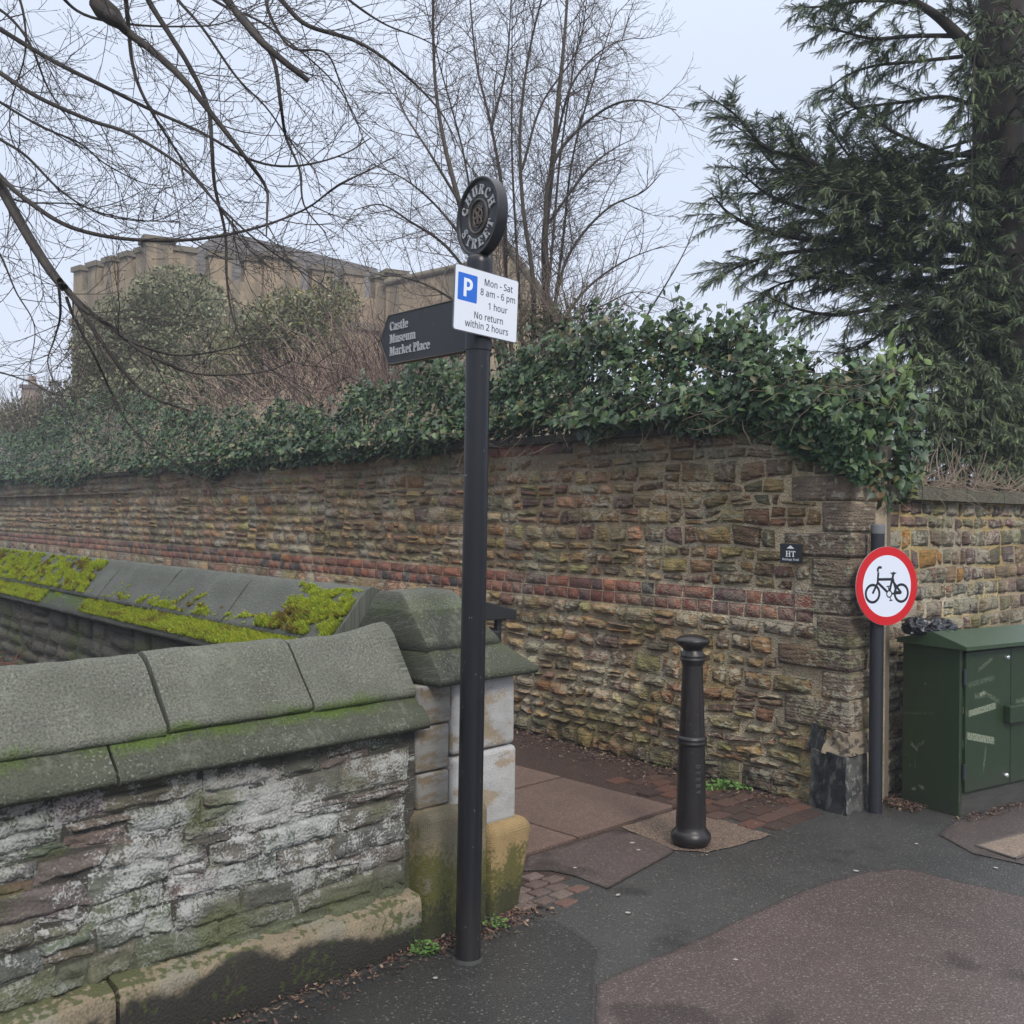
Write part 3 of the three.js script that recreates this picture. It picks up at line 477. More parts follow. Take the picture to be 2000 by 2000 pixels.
  part('wall_body', slab(fr0, 0, S1, 0, Y1 + 0.02, -0.02, -0.38), std({ color: lin(0.1, 0.09, 0.07), roughness: 1 }), root);
  // plinth stones at the foot: pale sandstone, black along the bottom with damp and painted-in shadow
  const pt = makeTex(2048, 256, (x, y, o) => {
    const s = x * 3.2, p = y * 0.42 - 0.127, n1 = fbm(s * 5, p * 8, 3), n2 = vn(s * 130, p * 130), n4 = vn(s * 280, p * 280), k = (0.7 + 0.55 * n1) * (0.65 + 0.45 * n2 + 0.2 * n4);
    o.r = 0.235 * k; o.g = 0.19 * k; o.b = 0.125 * k; o.h = 0.3 + 0.4 * n2 + 0.2 * n4;
    mix3(o, 0.2, 0.2, 0.16, 0.5 * sstep(0.5, 0.65, fbm(s * 6 + 5, p * 9, 2)));
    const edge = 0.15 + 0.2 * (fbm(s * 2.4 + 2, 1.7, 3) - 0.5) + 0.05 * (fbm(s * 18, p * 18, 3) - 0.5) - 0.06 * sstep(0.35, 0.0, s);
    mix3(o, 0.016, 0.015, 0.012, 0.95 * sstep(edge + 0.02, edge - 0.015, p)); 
    mix3(o, 0.05, 0.065, 0.015, 0.8 * sstep(0.52, 0.62, 0.5 * fbm(s * 4 + 31, p * 6, 2) + 0.5 * fbm(s * 40, p * 40, 2) + (p > 0.185 ? 0.07 : -0.06)));
  });
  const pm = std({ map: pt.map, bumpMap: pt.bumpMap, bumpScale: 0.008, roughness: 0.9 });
  const pp = [[0.035, -0.12], [0.075, 0.0], [0.082, 0.09], [0.078, 0.165], [0.062, 0.186], [-0.03, 0.205]];
  const cuts = [0.0, 1.17, 2.2, 3.2];
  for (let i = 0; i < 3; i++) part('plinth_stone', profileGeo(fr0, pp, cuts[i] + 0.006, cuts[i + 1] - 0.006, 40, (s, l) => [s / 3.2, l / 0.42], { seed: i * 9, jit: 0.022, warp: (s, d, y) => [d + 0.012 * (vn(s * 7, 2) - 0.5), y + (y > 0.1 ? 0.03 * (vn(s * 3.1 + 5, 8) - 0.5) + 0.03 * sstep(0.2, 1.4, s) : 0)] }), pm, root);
  // coping in two tiers, sweeping up to the pier
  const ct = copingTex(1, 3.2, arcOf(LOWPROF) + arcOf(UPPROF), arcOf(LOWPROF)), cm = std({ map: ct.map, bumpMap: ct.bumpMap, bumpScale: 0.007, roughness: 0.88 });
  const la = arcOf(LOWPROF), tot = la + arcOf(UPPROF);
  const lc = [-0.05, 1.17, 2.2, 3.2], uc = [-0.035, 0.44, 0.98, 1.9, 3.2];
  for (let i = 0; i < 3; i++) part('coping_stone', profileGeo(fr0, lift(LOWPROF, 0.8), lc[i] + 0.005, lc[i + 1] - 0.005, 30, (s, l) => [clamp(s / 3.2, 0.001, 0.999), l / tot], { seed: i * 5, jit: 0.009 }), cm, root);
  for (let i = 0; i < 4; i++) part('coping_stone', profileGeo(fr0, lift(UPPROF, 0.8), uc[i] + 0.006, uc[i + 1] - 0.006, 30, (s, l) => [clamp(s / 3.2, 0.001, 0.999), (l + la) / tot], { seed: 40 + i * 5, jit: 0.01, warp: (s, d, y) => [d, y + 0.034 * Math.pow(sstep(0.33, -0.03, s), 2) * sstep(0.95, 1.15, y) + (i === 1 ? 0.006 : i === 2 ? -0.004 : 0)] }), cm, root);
}
const limestone = (seed, hi, lo) => makeTex(512, 512, (x, y, o) => {     // painted, worn limestone: whitewash over ochre, green and black at the foot
  const n1 = fbm(x * 5 + seed, y * 5, 3), n2 = vn(x * 110 + seed, y * 110), n4 = vn(x * 240, y * 240 + seed), k = (0.75 + 0.4 * n1) * (0.75 + 0.35 * n2 + 0.12 * n4);
  o.r = hi[0] * k; o.g = hi[1] * k; o.b = hi[2] * k; o.h = 0.3 + 0.35 * n2 + 0.25 * n4;
  const fz = 0.12 * (fbm(x * 30 + seed, y * 30, 2) - 0.5) * 2, och = sstep(0.5, 0.66, fbm(x * 3 + 9 + seed, y * 3, 3) + fz); mix3(o, 0.36 * k, 0.245 * k, 0.11 * k, (hi[0] < 0.2 ? 0.25 : 0.7) * och);
  if (lo) { const f = sstep(0.82, 0.5, y + 0.7 * (fbm(x * 5 + seed, y * 5 + 4, 3) - 0.5) + fz * 2); mix3(o, 0.055 + 0.07 * n2, 0.058 + 0.065 * n2, 0.018, lo * f); const b = sstep(0.5, 0.2, y + 0.5 * (n1 - 0.5) + fz * 2); mix3(o, 0.02, 0.022, 0.012, lo * 0.8 * b); }
});
function lump(g, amp, f, seed = 0) { g.computeVertexNormals(); const p = g.attributes.position, n = g.attributes.normal, v = V(); for (let i = 0; i < p.count; i++) { v.fromBufferAttribute(p, i); const a = (n3(V(v.x + seed, v.y, v.z), f) - 0.5) * 2 * amp; p.setXYZ(i, v.x + n.getX(i) * a, v.y + n.getY(i) * a, v.z + n.getZ(i) * a); } g.computeVertexNormals(); return g; }
function stoneBlock(w, h, d, r, amp, seed) { const g = new RoundedBoxGeometry(w, h, d, 4, r); return lump(g, amp, 9, seed); }
function faceUV(g, w, h) { const p = g.attributes.position, n = g.attributes.normal, uv = []; for (let i = 0; i < p.count; i++) uv.push((Math.abs(n.getX(i)) > Math.abs(n.getZ(i)) ? p.getZ(i) : p.getX(i)) / w + 0.5, p.getY(i) / h + 0.5); g.setAttribute('uv', new THREE.Float32BufferAttribute(uv, 2)); return g; }
{
  // the pier stands at the right end of the street arm; local x runs right along the street, local z out to the street
  const turn = Math.atan2(0.724, 0.69), root = thing('gate_pier', 'squat stone pier with whitewashed quoins and a stepped cap, just behind the black sign post', 'pier', [B0.x, 0, B0.z], null, turn);
  const whiteM = (s) => { const t = limestone(s, [0.52, 0.51, 0.5], 0.12); return std({ map: t.map, bumpMap: t.bumpMap, bumpScale: 0.008, roughness: 0.85 }); };
  const greenM = (s) => { const t = limestone(s, [0.17, 0.15, 0.1], 0.95); return std({ map: t.map, bumpMap: t.bumpMap, bumpScale: 0.01, roughness: 0.9 }); };
  const ochreM = (s) => { const t = limestone(s, [0.36, 0.25, 0.115], 0.9); return std({ map: t.map, bumpMap: t.bumpMap, bumpScale: 0.01, roughness: 0.9 }); };
  const wa = whiteM(3), wb = whiteM(8), ga = greenM(5), oa = ochreM(12), lich = whiteM(17); lich.color.setRGB(0.62, 0.6, 0.56);
  const blk = (name, x0, x1, y0, y1, z0, z1, mat, r = 0.02, amp = 0.006, label, tw = 0) => { const w = x1 - x0, h = y1 - y0, d = z1 - z0; const m = part(name, faceUV(stoneBlock(w - 0.008, h - 0.008, d, r, amp, x0 * 9 + y0 * 5), Math.max(w, d), h), mat, root, label); m.position.set((x0 + x1) / 2, (y0 + y1) / 2, (z0 + z1) / 2); m.rotation.z = tw; return m; };
  blk('quoin', 0.2, 0.565, 0.66, 0.955, -0.5, 0.015, wa, 0.022);
  blk('quoin', 0.2, 0.575, 0.345, 0.66, -0.5, 0.018, wb, 0.022);
  blk('quoin', 0.03, 0.2, 0.8, 0.955, -0.5, 0.012, lich, 0.012);
  blk('quoin', 0.02, 0.2, 0.62, 0.8, -0.5, 0.004, lich, 0.012);
  blk('quoin', 0.03, 0.2, 0.48, 0.62, -0.5, 0.006, lich, 0.012);
  blk('foot_stone', -0.0, 0.36, -0.06, 0.48, -0.45, 0.075, ga, 0.035, 0.012, 'mossy green foot stone of the pier left of the post');
  { // the rounded guard stone on the lane corner, narrowing to its foot
    const m = blk('foot_stone', 0.37, 0.63, -0.04, 0.36, -0.42, 0.065, oa, 0.05, 0.012, 'ochre rounded foot stone with a black undercut on the lane side');
    const p = m.geometry.attributes.position; for (let i = 0; i < p.count; i++) { const y = p.getY(i); if (y < -0.02) p.setX(i, p.getX(i) - Math.max(0, p.getX(i)) * 1.0 * clamp((-0.02 - y) / 0.2) * 0.9); } m.geometry.computeVertexNormals();
  }
  part('pier_core', (() => { const g = new THREE.BoxGeometry(0.52, 0.96, 0.44); g.translate(0.29, 0.47, -0.245); return boxUV(g); })(), std({ color: lin(0.1, 0.09, 0.07), roughness: 1 }), root);
  // cap: two tiers, hipped towards the lane
  const ct = copingTex(6, 1.2, 0.9, 0.19, 1024, 768, 0.35), cm = std({ map: ct.map, bumpMap: ct.bumpMap, bumpScale: 0.008, roughness: 0.88 }); ct.map.wrapS = ct.bumpMap.wrapS = THREE.RepeatWrapping;
  const sec = (list) => { // list of rectangles [x0, x1, z0, z1, y] from the bottom up, lofted
    const pos = [], uv = [], idx = [], N = 14; let L = 0;
    list.forEach(([x0, x1, z0, z1, y, r], k) => { if (k) { const a = list[k - 1]; L += Math.hypot(z1 - a[3], y - a[4]); }
      const ring = []; const e = [[x0, z1, x1, z1], [x1, z1, x1, z0], [x1, z0, x0, z0], [x0, z0, x0, z1]];
      let per = 0; for (const [a, b, c, d] of e) for (let i = 0; i < N; i++) { const t = i / N, X = lerp(a, c, t), Z = lerp(b, d, t), cx = (x0 + x1) / 2, cz = (z0 + z1) / 2, hx = (x1 - x0) / 2, hz = (z1 - z0) / 2; let dx = X - cx, dz = Z - cz; const rr_ = Math.min(r ?? 0.03, hx, hz), ix = hx - rr_, iz = hz - rr_, ox = Math.max(0, Math.abs(dx) - ix), oz = Math.max(0, Math.abs(dz) - iz), l = Math.hypot(ox, oz); if (ox > 0 && oz > 0 && l > rr_) { dx = Math.sign(dx) * (ix + ox / l * rr_); dz = Math.sign(dz) * (iz + oz / l * rr_); } const nn = (n3(V(cx + dx, y, cz + dz), 9) - 0.5) * 0.014; ring.push([cx + dx * (1 + nn), y + nn * 0.6, cz + dz * (1 + nn)]); }
      ring.push(ring[0]); ring.forEach((q, i) => { if (i) per += Math.hypot(q[0] - ring[i - 1][0], q[2] - ring[i - 1][2]); pos.push(...q); uv.push(per / 1.2, clamp(L / 0.9, 0.003, 0.997)); }); });
    const m = 4 * N + 1; for (let k = 0; k < list.length - 1; k++) for (let i = 0; i < m - 1; i++) { const a = k * m + i; idx.push(a, a + 1, a + m, a + 1, a + m + 1, a + m); }
    const c = pos.length / 3, l = list[list.length - 1]; pos.push((l[0] + l[1]) / 2, l[4] + 0.003, (l[2] + l[3]) / 2); uv.push(0.5, clamp(L / 0.9 + 0.05, 0, 0.99)); for (let i = 0; i < m - 1; i++) idx.push((list.length - 1) * m + i, (list.length - 1) * m + i + 1, c);
    return geom(pos, idx, uv);
  };
  part('cap_stone', sec([[0.1, 0.59, -0.52, 0.06, 0.956, 0.02], [0.07, 0.63, -0.56, 0.085, 0.96, 0.02], [0.07, 0.635, -0.56, 0.09, 0.982, 0.02], [0.074, 0.615, -0.545, 0.075, 1.0, 0.025], [0.08, 0.545, -0.5, 0.022, 1.058, 0.03], [0.085, 0.49, -0.46, -0.02, 1.1, 0.03]]), cm, root);
  part('cap_stone', sec([[0.08, 0.49, -0.47, -0.005, 1.08, 0.015], [0.078, 0.495, -0.475, 0.0, 1.095, 0.02], [0.08, 0.485, -0.465, -0.012, 1.115, 0.02], [0.085, 0.435, -0.4, -0.085, 1.2, 0.018], [0.09, 0.385, -0.335, -0.155, 1.284, 0.015], [0.095, 0.365, -0.315, -0.175, 1.299, 0.012], [0.105, 0.33, -0.28, -0.21, 1.304, 0.01]]), cm, root);
}
const LA = V(-0.54, 0, -4.25), AT = V(-0.65, 0, -0.76).normalize(), AN = V(-AT.z, 0, AT.x).normalize(); if (AN.x > 0) AN.negate();   // inner face looks back to the churchyard
const laneFrame = (s, y, d) => V(AT.x * s + AN.x * (d + 0.205), y, AT.z * s + AN.z * (d + 0.205));
{
  const root = thing('churchyard_wall', 'mossy churchyard wall arm running back up the lane, bright green moss on its coping', 'wall', [LA.x, 0, LA.z]);
  const S1 = 11.5, fr = laneFrame;
  const stones = rubble(0.3, S1, 0.3, 0.96, { hmin: 0.09, hmax: 0.15, wmin: 0.18, wmax: 0.4, gap: 0.01, wave: 0.02, seed: 44 });
  for (const st of stones) st.tone = pick([[0.085, 0.08, 0.06], [0.07, 0.065, 0.05], [0.1, 0.09, 0.065]]);
  const t = wallTex(stones, 0, S1, 0, 1.0, 2048, 300, (s, y, st, o) => { const n1 = fbm(s * 5, y * 9, 3), n2 = vn(s * 70, y * 70), k = (0.5 + n1) * (0.6 + 0.7 * n2), tn = st ? st.tone : [0.08, 0.07, 0.05]; o.r = tn[0] * k; o.g = tn[1] * k; o.b = tn[2] * k; o.h = 0.3 + 0.4 * n2; mix3(o, 0.06, 0.07, 0.025, 0.8 * sstep(0.45, 0.65, fbm(s * 2 + 7, y * 2, 3))); mix3(o, 0.025, 0.024, 0.02, 0.75 * sstep(0.84, 0.95, y)); });
  const uvf = (s, y) => [s / S1, y], mat = std({ map: t.map, bumpMap: t.bumpMap, bumpScale: 0.015, roughness: 0.95 });
  addStones(root, stones, fr, uvf, mat, { depth: 0.025, nu: 7, nv: 5, rough: 0.018 }, 'stone', {});
  part('mortar', coreFace(fr, uvf, 0.1, S1, 0.2, 0.96, 120, 12, 5), mat, root);
  part('wall_body', slab(fr, 0.1, S1, 0, 0.97, -0.02, -0.4), std({ color: lin(0.1, 0.09, 0.07), roughness: 1 }), root);
  const ct = copingTex(9, 6, 1.1, arcOf(LOWPROF)), cm = std({ map: ct.map, bumpMap: ct.bumpMap, bumpScale: 0.007, roughness: 0.88, color: lin(0.85, 0.87, 0.92) }), la = arcOf(LOWPROF), tot = la + arcOf(UPPROF);
  ct.map.wrapS = ct.bumpMap.wrapS = THREE.RepeatWrapping;
  const uvc = (o) => (s, l) => [s / 6, (l + o) / tot];
  for (let s = 0.05, i = 0; s < S1; i++) { const e = Math.min(S1, s + rr(0.85, 1.25)); part('coping_stone', profileGeo(fr, lift(UPPROF, 0.95), s + 0.006, e - 0.006, 12, uvc(la), { seed: i * 3, jit: 0.012 }), cm, root); s = e; }
  for (let s = 0.05, i = 0; s < S1; i++) { const e = Math.min(S1, s + rr(1.0, 1.4)); part('coping_stone', profileGeo(fr, lift(LOWPROF, 0.95), s + 0.005, e - 0.005, 12, uvc(0), { seed: 70 + i * 3, jit: 0.01 }), cm, root); s = e; }
  // moss: cushions of short shoots on the sloping tiers
  const tuft = (() => { const pos = [], idx = []; for (let k = 0; k < 5; k++) { const a = k * 1.257 + 0.3, c = Math.cos(a), d = Math.sin(a), b = pos.length / 3; pos.push(c * 0.1 - d * 0.16, 0, d * 0.1 + c * 0.16, c * 0.1 + d * 0.16, 0, d * 0.1 - c * 0.16, c * 0.55, 0.7, d * 0.55); idx.push(b, b + 1, b + 2); } const b = pos.length / 3; pos.push(-0.14, 0, 0, 0.14, 0, 0, 0, 1, 0.05); idx.push(b, b + 1, b + 2); return geom(pos, idx); })();
  const list = [];
  const slopes = [[[0.05, 0.045], [-0.02, 0.118], 0], [[-0.012, 0.15], [-0.17, 0.34], 1]];
  const cover = (s, t, up) => {                         // how thick the moss lies, as patches along the wall
    const e = 0.45 * fbm(s * 2.2 + up * 31, t * 1.6 + 3, 3) + 0.4 * fbm(s * 11 + 5 + t * 3, t * 5, 3);
    let k; if (up) k = s < 0.62 ? 0.62 - t * 0.15 : s < 2.2 ? 0.46 - t * 0.42 : s < 3.1 ? 0.34 - t * 0.2 : 0.7 - t * 0.12 - (s > 6 ? 0.08 : 0);
    else k = s < 2.0 ? 0.68 : s < 3.0 ? 0.5 : s < 3.8 ? 0.25 : 0.7;
    return e + k;
  };
  for (let n = 0; n < 150000; n++) {
    const up = rnd() < 0.62 ? 1 : 0, [a, b] = slopes[up], s = 0.08 + Math.pow(rnd(), 1.5) * 9, t = rnd(), c = cover(s, t, up); if (c < 0.77 + 0.1 * rnd() || (up && fbm(s * 7 + 50, t * 4, 3) < 0.44)) continue;
    const d = lerp(a[0], b[0], t), y = 0.95 + lerp(a[1], b[1], t) - 0.004, p = fr(s, y, d), th = clamp((c - 0.78) * 4), sz = rr(0.009, 0.019) * (0.55 + 0.9 * th);
    const up_ = V(AN.x * 0.6 + rr(-0.4, 0.4), 0.8, AN.z * 0.6 + rr(-0.4, 0.4)).normalize(), q = new THREE.Quaternion().setFromUnitVectors(V(0, 1, 0), up_).multiply(new THREE.Quaternion().setFromAxisAngle(V(0, 1, 0), rr(0, 6.28)));
    const old = fbm(s * 3 + 8, t * 2 + up * 9, 2) * 0.7 + 0.3 * vn(s * 40, t * 14) + rr(-0.06, 0.06), c3 = old > 0.63 ? [0.18, 0.13, 0.03] : rnd() < 0.55 ? [0.42, 0.44, 0.04] : [0.25, 0.36, 0.032], v = rr(0.65, 1.2);
    list.push({ m: xf(p, q, V(sz, sz * rr(0.8, 1.5), sz)), c: lin(c3[0] * v, c3[1] * v, c3[2] * v) });
  }
  inst('moss', tuft, std({ color: 0xffffff, roughness: 1, side: THREE.DoubleSide }), list, root);
}
{ // the churchyard behind, a little higher than the street
  const g = polyGeo([V(-0.75, 0, -4.1), V(-8.2, 0, -12.8), V(-14, 0, -9), V(-3.6, 0, -0.9)], 0.5); struct('churchyard_ground', g, M.soil);
  const b = polyGeo([V(1.6, 0, -6.1), V(4.2, 0, -8.4), V(30, 0, -60), V(-40, 0, -60), V(-12.2, 0, -23)].map((p) => p.clone()), 1.9); struct('garden_bank', b, M.soil);
}

// ---------------------------------------------------------------- street furniture
const scuff = (base, seed, amt = 0.25, bump = false, z = 256) => makeTex(z, z, (x, y, o) => { const n1 = fbm(x * 6 + seed, y * 6, 3), n2 = vn(x * 90, y * 90 + seed), n4 = vn(x * 40 + 3, y * 6), k = 1 - amt / 2 + amt * n1 + 0.12 * (n2 - 0.5) + 0.15 * (n4 - 0.5); o.r = base[0] * k; o.g = base[1] * k; o.b = base[2] * k; const s = sstep(0.79, 0.83, 0.6 * n2 + 0.4 * vn(x * 30 + 7, y * 30 + seed)); mix3(o, base[0] * 3 + 0.05, base[1] * 3 + 0.05, base[2] * 3 + 0.05, 0.5 * s); o.h = 0.4 + 0.2 * n1 + 0.1 * n2; }, { repeat: true, bump });
const paintMat = (base, seed, rough, bs = 0.002, amt) => { const t = scuff(base, seed, amt, bs >= 0.003, bs >= 0.003 ? 512 : 256); return std(t.bumpMap ? { map: t.map, bumpMap: t.bumpMap, bumpScale: bs, roughness: rough } : { map: t.map, roughness: rough }); };
const lathe = (pts, seg = 40) => new THREE.LatheGeometry(pts.map(([r, y]) => new THREE.Vector2(r, y)), seg);
const canvasTex = (w, h, draw) => { const c = document.createElement('canvas'); c.width = w; c.height = h; draw(c.getContext('2d'), w, h); const t = new THREE.CanvasTexture(c); t.colorSpace = THREE.SRGBColorSpace; t.minFilter = THREE.LinearFilter; return t; };
const serif = await new FontLoader().loadAsync('fonts/droid/droid_serif_bold.typeface.json');
const sans = await new FontLoader().loadAsync('fonts/droid/droid_sans_bold.typeface.json');
function textGeo(str, size, depth, font, sx = 1) { const g = new TextGeometry(str, { font, size, depth, curveSegments: 4, bevelEnabled: false }); g.scale(sx, 1, 1); return strip(g); }
const roundRect = (w, h, r) => { const s = new THREE.Shape(), x = -w / 2, y = -h / 2; s.moveTo(x + r, y); s.lineTo(x + w - r, y); s.quadraticCurveTo(x + w, y, x + w, y + r); s.lineTo(x + w, y + h - r); s.quadraticCurveTo(x + w, y + h, x + w - r, y + h); s.lineTo(x + r, y + h); s.quadraticCurveTo(x, y + h, x, y + h - r); s.lineTo(x, y + r); s.quadraticCurveTo(x, y, x + r, y); return s; };
const facing = (n) => Math.atan2(n.x, n.z);
// tall painted tubes: scuffs, runs and splashed dirt near the ground
const tubeTex = (base, rust, seed) => { const t = makeTex(256, 1024, (x, y, o) => { const n1 = fbm(x * 5 + seed, y * 30, 3), n2 = vn(x * 60, y * 240 + seed), run = fbm(x * 26 + seed, y * 3.5, 3), k = 0.75 + 0.4 * n1 + 0.25 * (run - 0.5); o.r = base[0] * k; o.g = base[1] * k; o.b = base[2] * k; mix3(o, rust[0], rust[1], rust[2], 0.55 * sstep(0.56, 0.75, run) * (0.4 + n1)); const d = sstep(0.16, 0.0, y + 0.07 * (n1 - 0.5)); mix3(o, 0.05, 0.044, 0.038, 0.35 * d * (0.4 + n2)); if (hsh(Math.floor(x * 90), Math.floor(y * 420) + seed) > 253 && hsh(Math.floor(x * 90) + 7, Math.floor(y * 420)) > 190) mix3(o, 0.22, 0.22, 0.22, 0.6); o.h = 0.4 + 0.3 * n1; }, { bump: false }); return t.map; };
const black = paintMat([0.008, 0.0085, 0.012], 3, 0.34, 0.0015, 0.5), whiteP = std({ color: lin(0.72, 0.73, 0.74), roughness: 0.5 });
{
  const P = G(913.5, 1874);
  const t = thing('sign_post', 'tall black round post carrying a street name roundel, a parking plate and a finger sign', 'sign post', [P.x, 0, P.z]);
  const k = 0.0046, at = (y) => k * y;                  // the post leans very slightly
  const lean = new THREE.Group(); 
  part('post', (() => { const g = new THREE.CylinderGeometry(0.044, 0.0455, 2.5, 48, 24); g.translate(0, 1.25, 0); const p = g.attributes.position; for (let i = 0; i < p.count; i++) p.setX(i, p.getX(i) + at(p.getY(i))); return g; })(), std({ map: tubeTex([0.008, 0.0085, 0.012], [0.02, 0.017, 0.017], 4), roughness: 0.34 }), t);
  part('collar', (() => { const g = lathe([[0.044, 2.36], [0.0475, 2.365], [0.0485, 2.38], [0.0485, 2.52], [0.046, 2.54], [0.034, 2.556], [0, 2.56]]); g.translate(at(2.45), 0, 0); return g; })(), black, t);
  part('base_ring', (() => { const g = lathe([[0.056, -0.004], [0.053, 0.004], [0.047, 0.008], [0.0455, 0.012]], 32); lump(g, 0.006, 30); return boxUV(g); })(), std({ color: lin(0.045, 0.045, 0.043), roughness: 0.95 }), t);
  part('sticker', (() => { const g = new THREE.CylinderGeometry(0.0449, 0.0449, 0.012, 12, 1, true, -1.55, 0.8); g.translate(at(1.76), 1.752, 0); return g; })(), std({ map: canvasTex(128, 32, (c) => { c.fillStyle = '#15161a'; c.fillRect(0, 0, 128, 32); c.fillStyle = '#cfd2d8'; for (let i = 0; i < 60; i++) c.fillRect(rr(0, 120), rr(4, 26), rr(1, 9), rr(1, 4)); }), roughness: 0.6 }), t);
  // roundel: a thick disc with raised rims, letters round it and a worn medallion in the middle
  const n1 = V(-0.825, 0, 0.565).normalize(), R = 0.142, rd = new THREE.Group(); rd.name = 'roundel'; rd.position.set(at(2.69) + 0.004, 2.694, 0); rd.rotation.y = facing(n1); t.add(rd);
  const iron = paintMat([0.02, 0.021, 0.025], 5, 0.42, 0.002, 0.4), worn = paintMat([0.075, 0.062, 0.05], 6, 0.55, 0.002, 0.6);
  const ring = (r0, r1, z, d, m, nm) => { const s = new THREE.Shape(); s.absarc(0, 0, r1, 0, 6.2832); const hl = new THREE.Path(); hl.absarc(0, 0, r0, 0, 6.2832, true); if (r0) s.holes.push(hl); const g = new THREE.ExtrudeGeometry(s, { depth: d, bevelEnabled: true, bevelSize: 0.0025, bevelThickness: 0.0025, bevelSegments: 2, curveSegments: 48 }); g.translate(0, 0, z); return part(nm, boxUV(g), m, rd); };
  { const g = new THREE.CylinderGeometry(R - 0.008, R - 0.008, 0.026, 64); g.rotateX(Math.PI / 2); part('plate', boxUV(g), iron, rd); } for (const [nm, m, pr] of [['rim', iron, [[R - 0.014, -0.02], [R - 0.002, -0.022], [R, -0.019], [R, 0.019], [R - 0.002, 0.022], [R - 0.011, 0.021], [R - 0.014, 0.012]]], ['inner_ring', worn, [[0.055, 0.012], [0.056, 0.0185], [0.06, 0.02], [0.064, 0.0185], [0.065, 0.012]]]]) { const g = lathe(pr, 64); g.rotateX(Math.PI / 2); part(nm, g, m, rd); }
  const em = []; for (let k = 0; k < 5; k++) { const a = Math.PI / 2 + k * 1.2566; const g = new THREE.TorusGeometry(0.013, 0.0028, 6, 18); g.translate(Math.cos(a) * 0.016, Math.sin(a) * 0.018, 0.016); em.push(g); } { const g = new THREE.TorusGeometry(0.036, 0.0022, 6, 32); g.scale(0.82, 1.05, 1); g.translate(0, 0, 0.016); em.push(g); const h = new THREE.TorusGeometry(0.008, 0.0026, 6, 16); h.translate(0, 0, 0.016); em.push(h); for (const a of [0.8, 2.35, 3.9, 5.5]) { const b = new THREE.TorusGeometry(0.006, 0.002, 5, 12); b.translate(Math.cos(a) * 0.032, Math.sin(a) * 0.036, 0.016); em.push(b); } }
  part('medallion', merge(em), paintMat([0.13, 0.1, 0.075], 8, 0.5, 0.001, 0.4), rd);
  const arcText = (str, r, a0, a1, up, size) => { const gs = []; [...str].forEach((ch, i) => { const a = lerp(a0, a1, i / (str.length - 1)), g = textGeo(ch, size, 0.006, serif, 0.95); g.computeBoundingBox(); const bb = g.boundingBox; g.translate(-(bb.min.x + bb.max.x) / 2, -size / 2, 0); g.rotateZ(up ? a - Math.PI / 2 : a + Math.PI / 2); g.translate(Math.cos(a) * r, Math.sin(a) * r, 0.0125); gs.push(g); }); return merge(gs); };
  const silver = std({ color: lin(0.4, 0.41, 0.43), roughness: 0.5 });
  part('lettering', arcText('CHURCH', 0.096, 158 * RAD, 20 * RAD, true, 0.036), silver, rd); part('lettering', arcText('STREET', 0.097, 208 * RAD, 332 * RAD, false, 0.036), silver, rd);
  // finger sign
  const n2 = V(-0.74, 0, 0.672), fg = new THREE.Group(); fg.name = 'finger_sign'; fg.position.set(at(2.3) + 0.0, 2.31, 0); fg.rotation.y = facing(n2); t.add(fg);
  { const L = 0.6, h = 0.098, s = new THREE.Shape(); s.moveTo(-0.03, -h); s.lineTo(-L + 0.056, -h); s.lineTo(-L, 0); s.lineTo(-L + 0.056, h); s.lineTo(-0.03, h); s.closePath();
    const g = new THREE.ExtrudeGeometry(s, { depth: 0.022, bevelEnabled: true, bevelSize: 0.003, bevelThickness: 0.003, bevelSegments: 2 }); g.translate(0, 0, -0.011); part('board', boxUV(g), iron, fg);
    const fr = new Tubes(), pts = [[-0.05, -h], [-L + 0.057, -h], [-L + 0.001, 0], [-L + 0.057, h], [-0.05, h]].map(([x, y]) => V(x, y, 0.014)); for (let i = 0; i < 4; i++) fr.add([pts[i], pts[i + 1]], 0.0032, 0.0032, 5); part('edge_bead', fr.build(), worn, fg);
    [['Castle', 0.034], ['Museum', -0.016], ['Market Place', -0.066]].forEach(([w, y]) => { const q = textGeo(w, 0.035, 0.004, serif, 0.82); q.translate(-L + 0.068, y, 0.0135); part('lettering', q, silver, fg); }); 
    part('clamp', (() => { const g2 = lathe([[0.0455, -0.104], [0.049, -0.102], [0.049, 0.102], [0.0455, 0.104]], 32); return g2; })(), black, fg); }
  // parking plate
  const n3_ = V(0.70, 0, 0.714), pl = new THREE.Group(); pl.name = 'parking_plate'; const pc = V(at(2.34), 2.364, 0).addScaledVector(n3_, 0.062).addScaledVector(V(0.714, 0, -0.70), -0.022); pl.position.copy(pc); pl.rotation.set(0, facing(n3_), -2.0 * RAD, 'YXZ'); t.add(pl);
  { const w = 0.312, h = 0.232, sh = roundRect(w, h, 0.012), g = new THREE.ExtrudeGeometry(sh, { depth: 0.003, bevelEnabled: false }); part('backing', boxUV(g), std({ color: lin(0.16, 0.165, 0.18), roughness: 0.5, metalness: 0.4 }), pl);
    const f = new THREE.ShapeGeometry(roundRect(w - 0.006, h - 0.006, 0.01), 6); const p = f.attributes.position, uv = []; for (let i = 0; i < p.count; i++) uv.push(p.getX(i) / w + 0.5, p.getY(i) / h + 0.5); f.setAttribute('uv', new THREE.Float32BufferAttribute(uv, 2)); f.translate(0, 0, 0.0045);
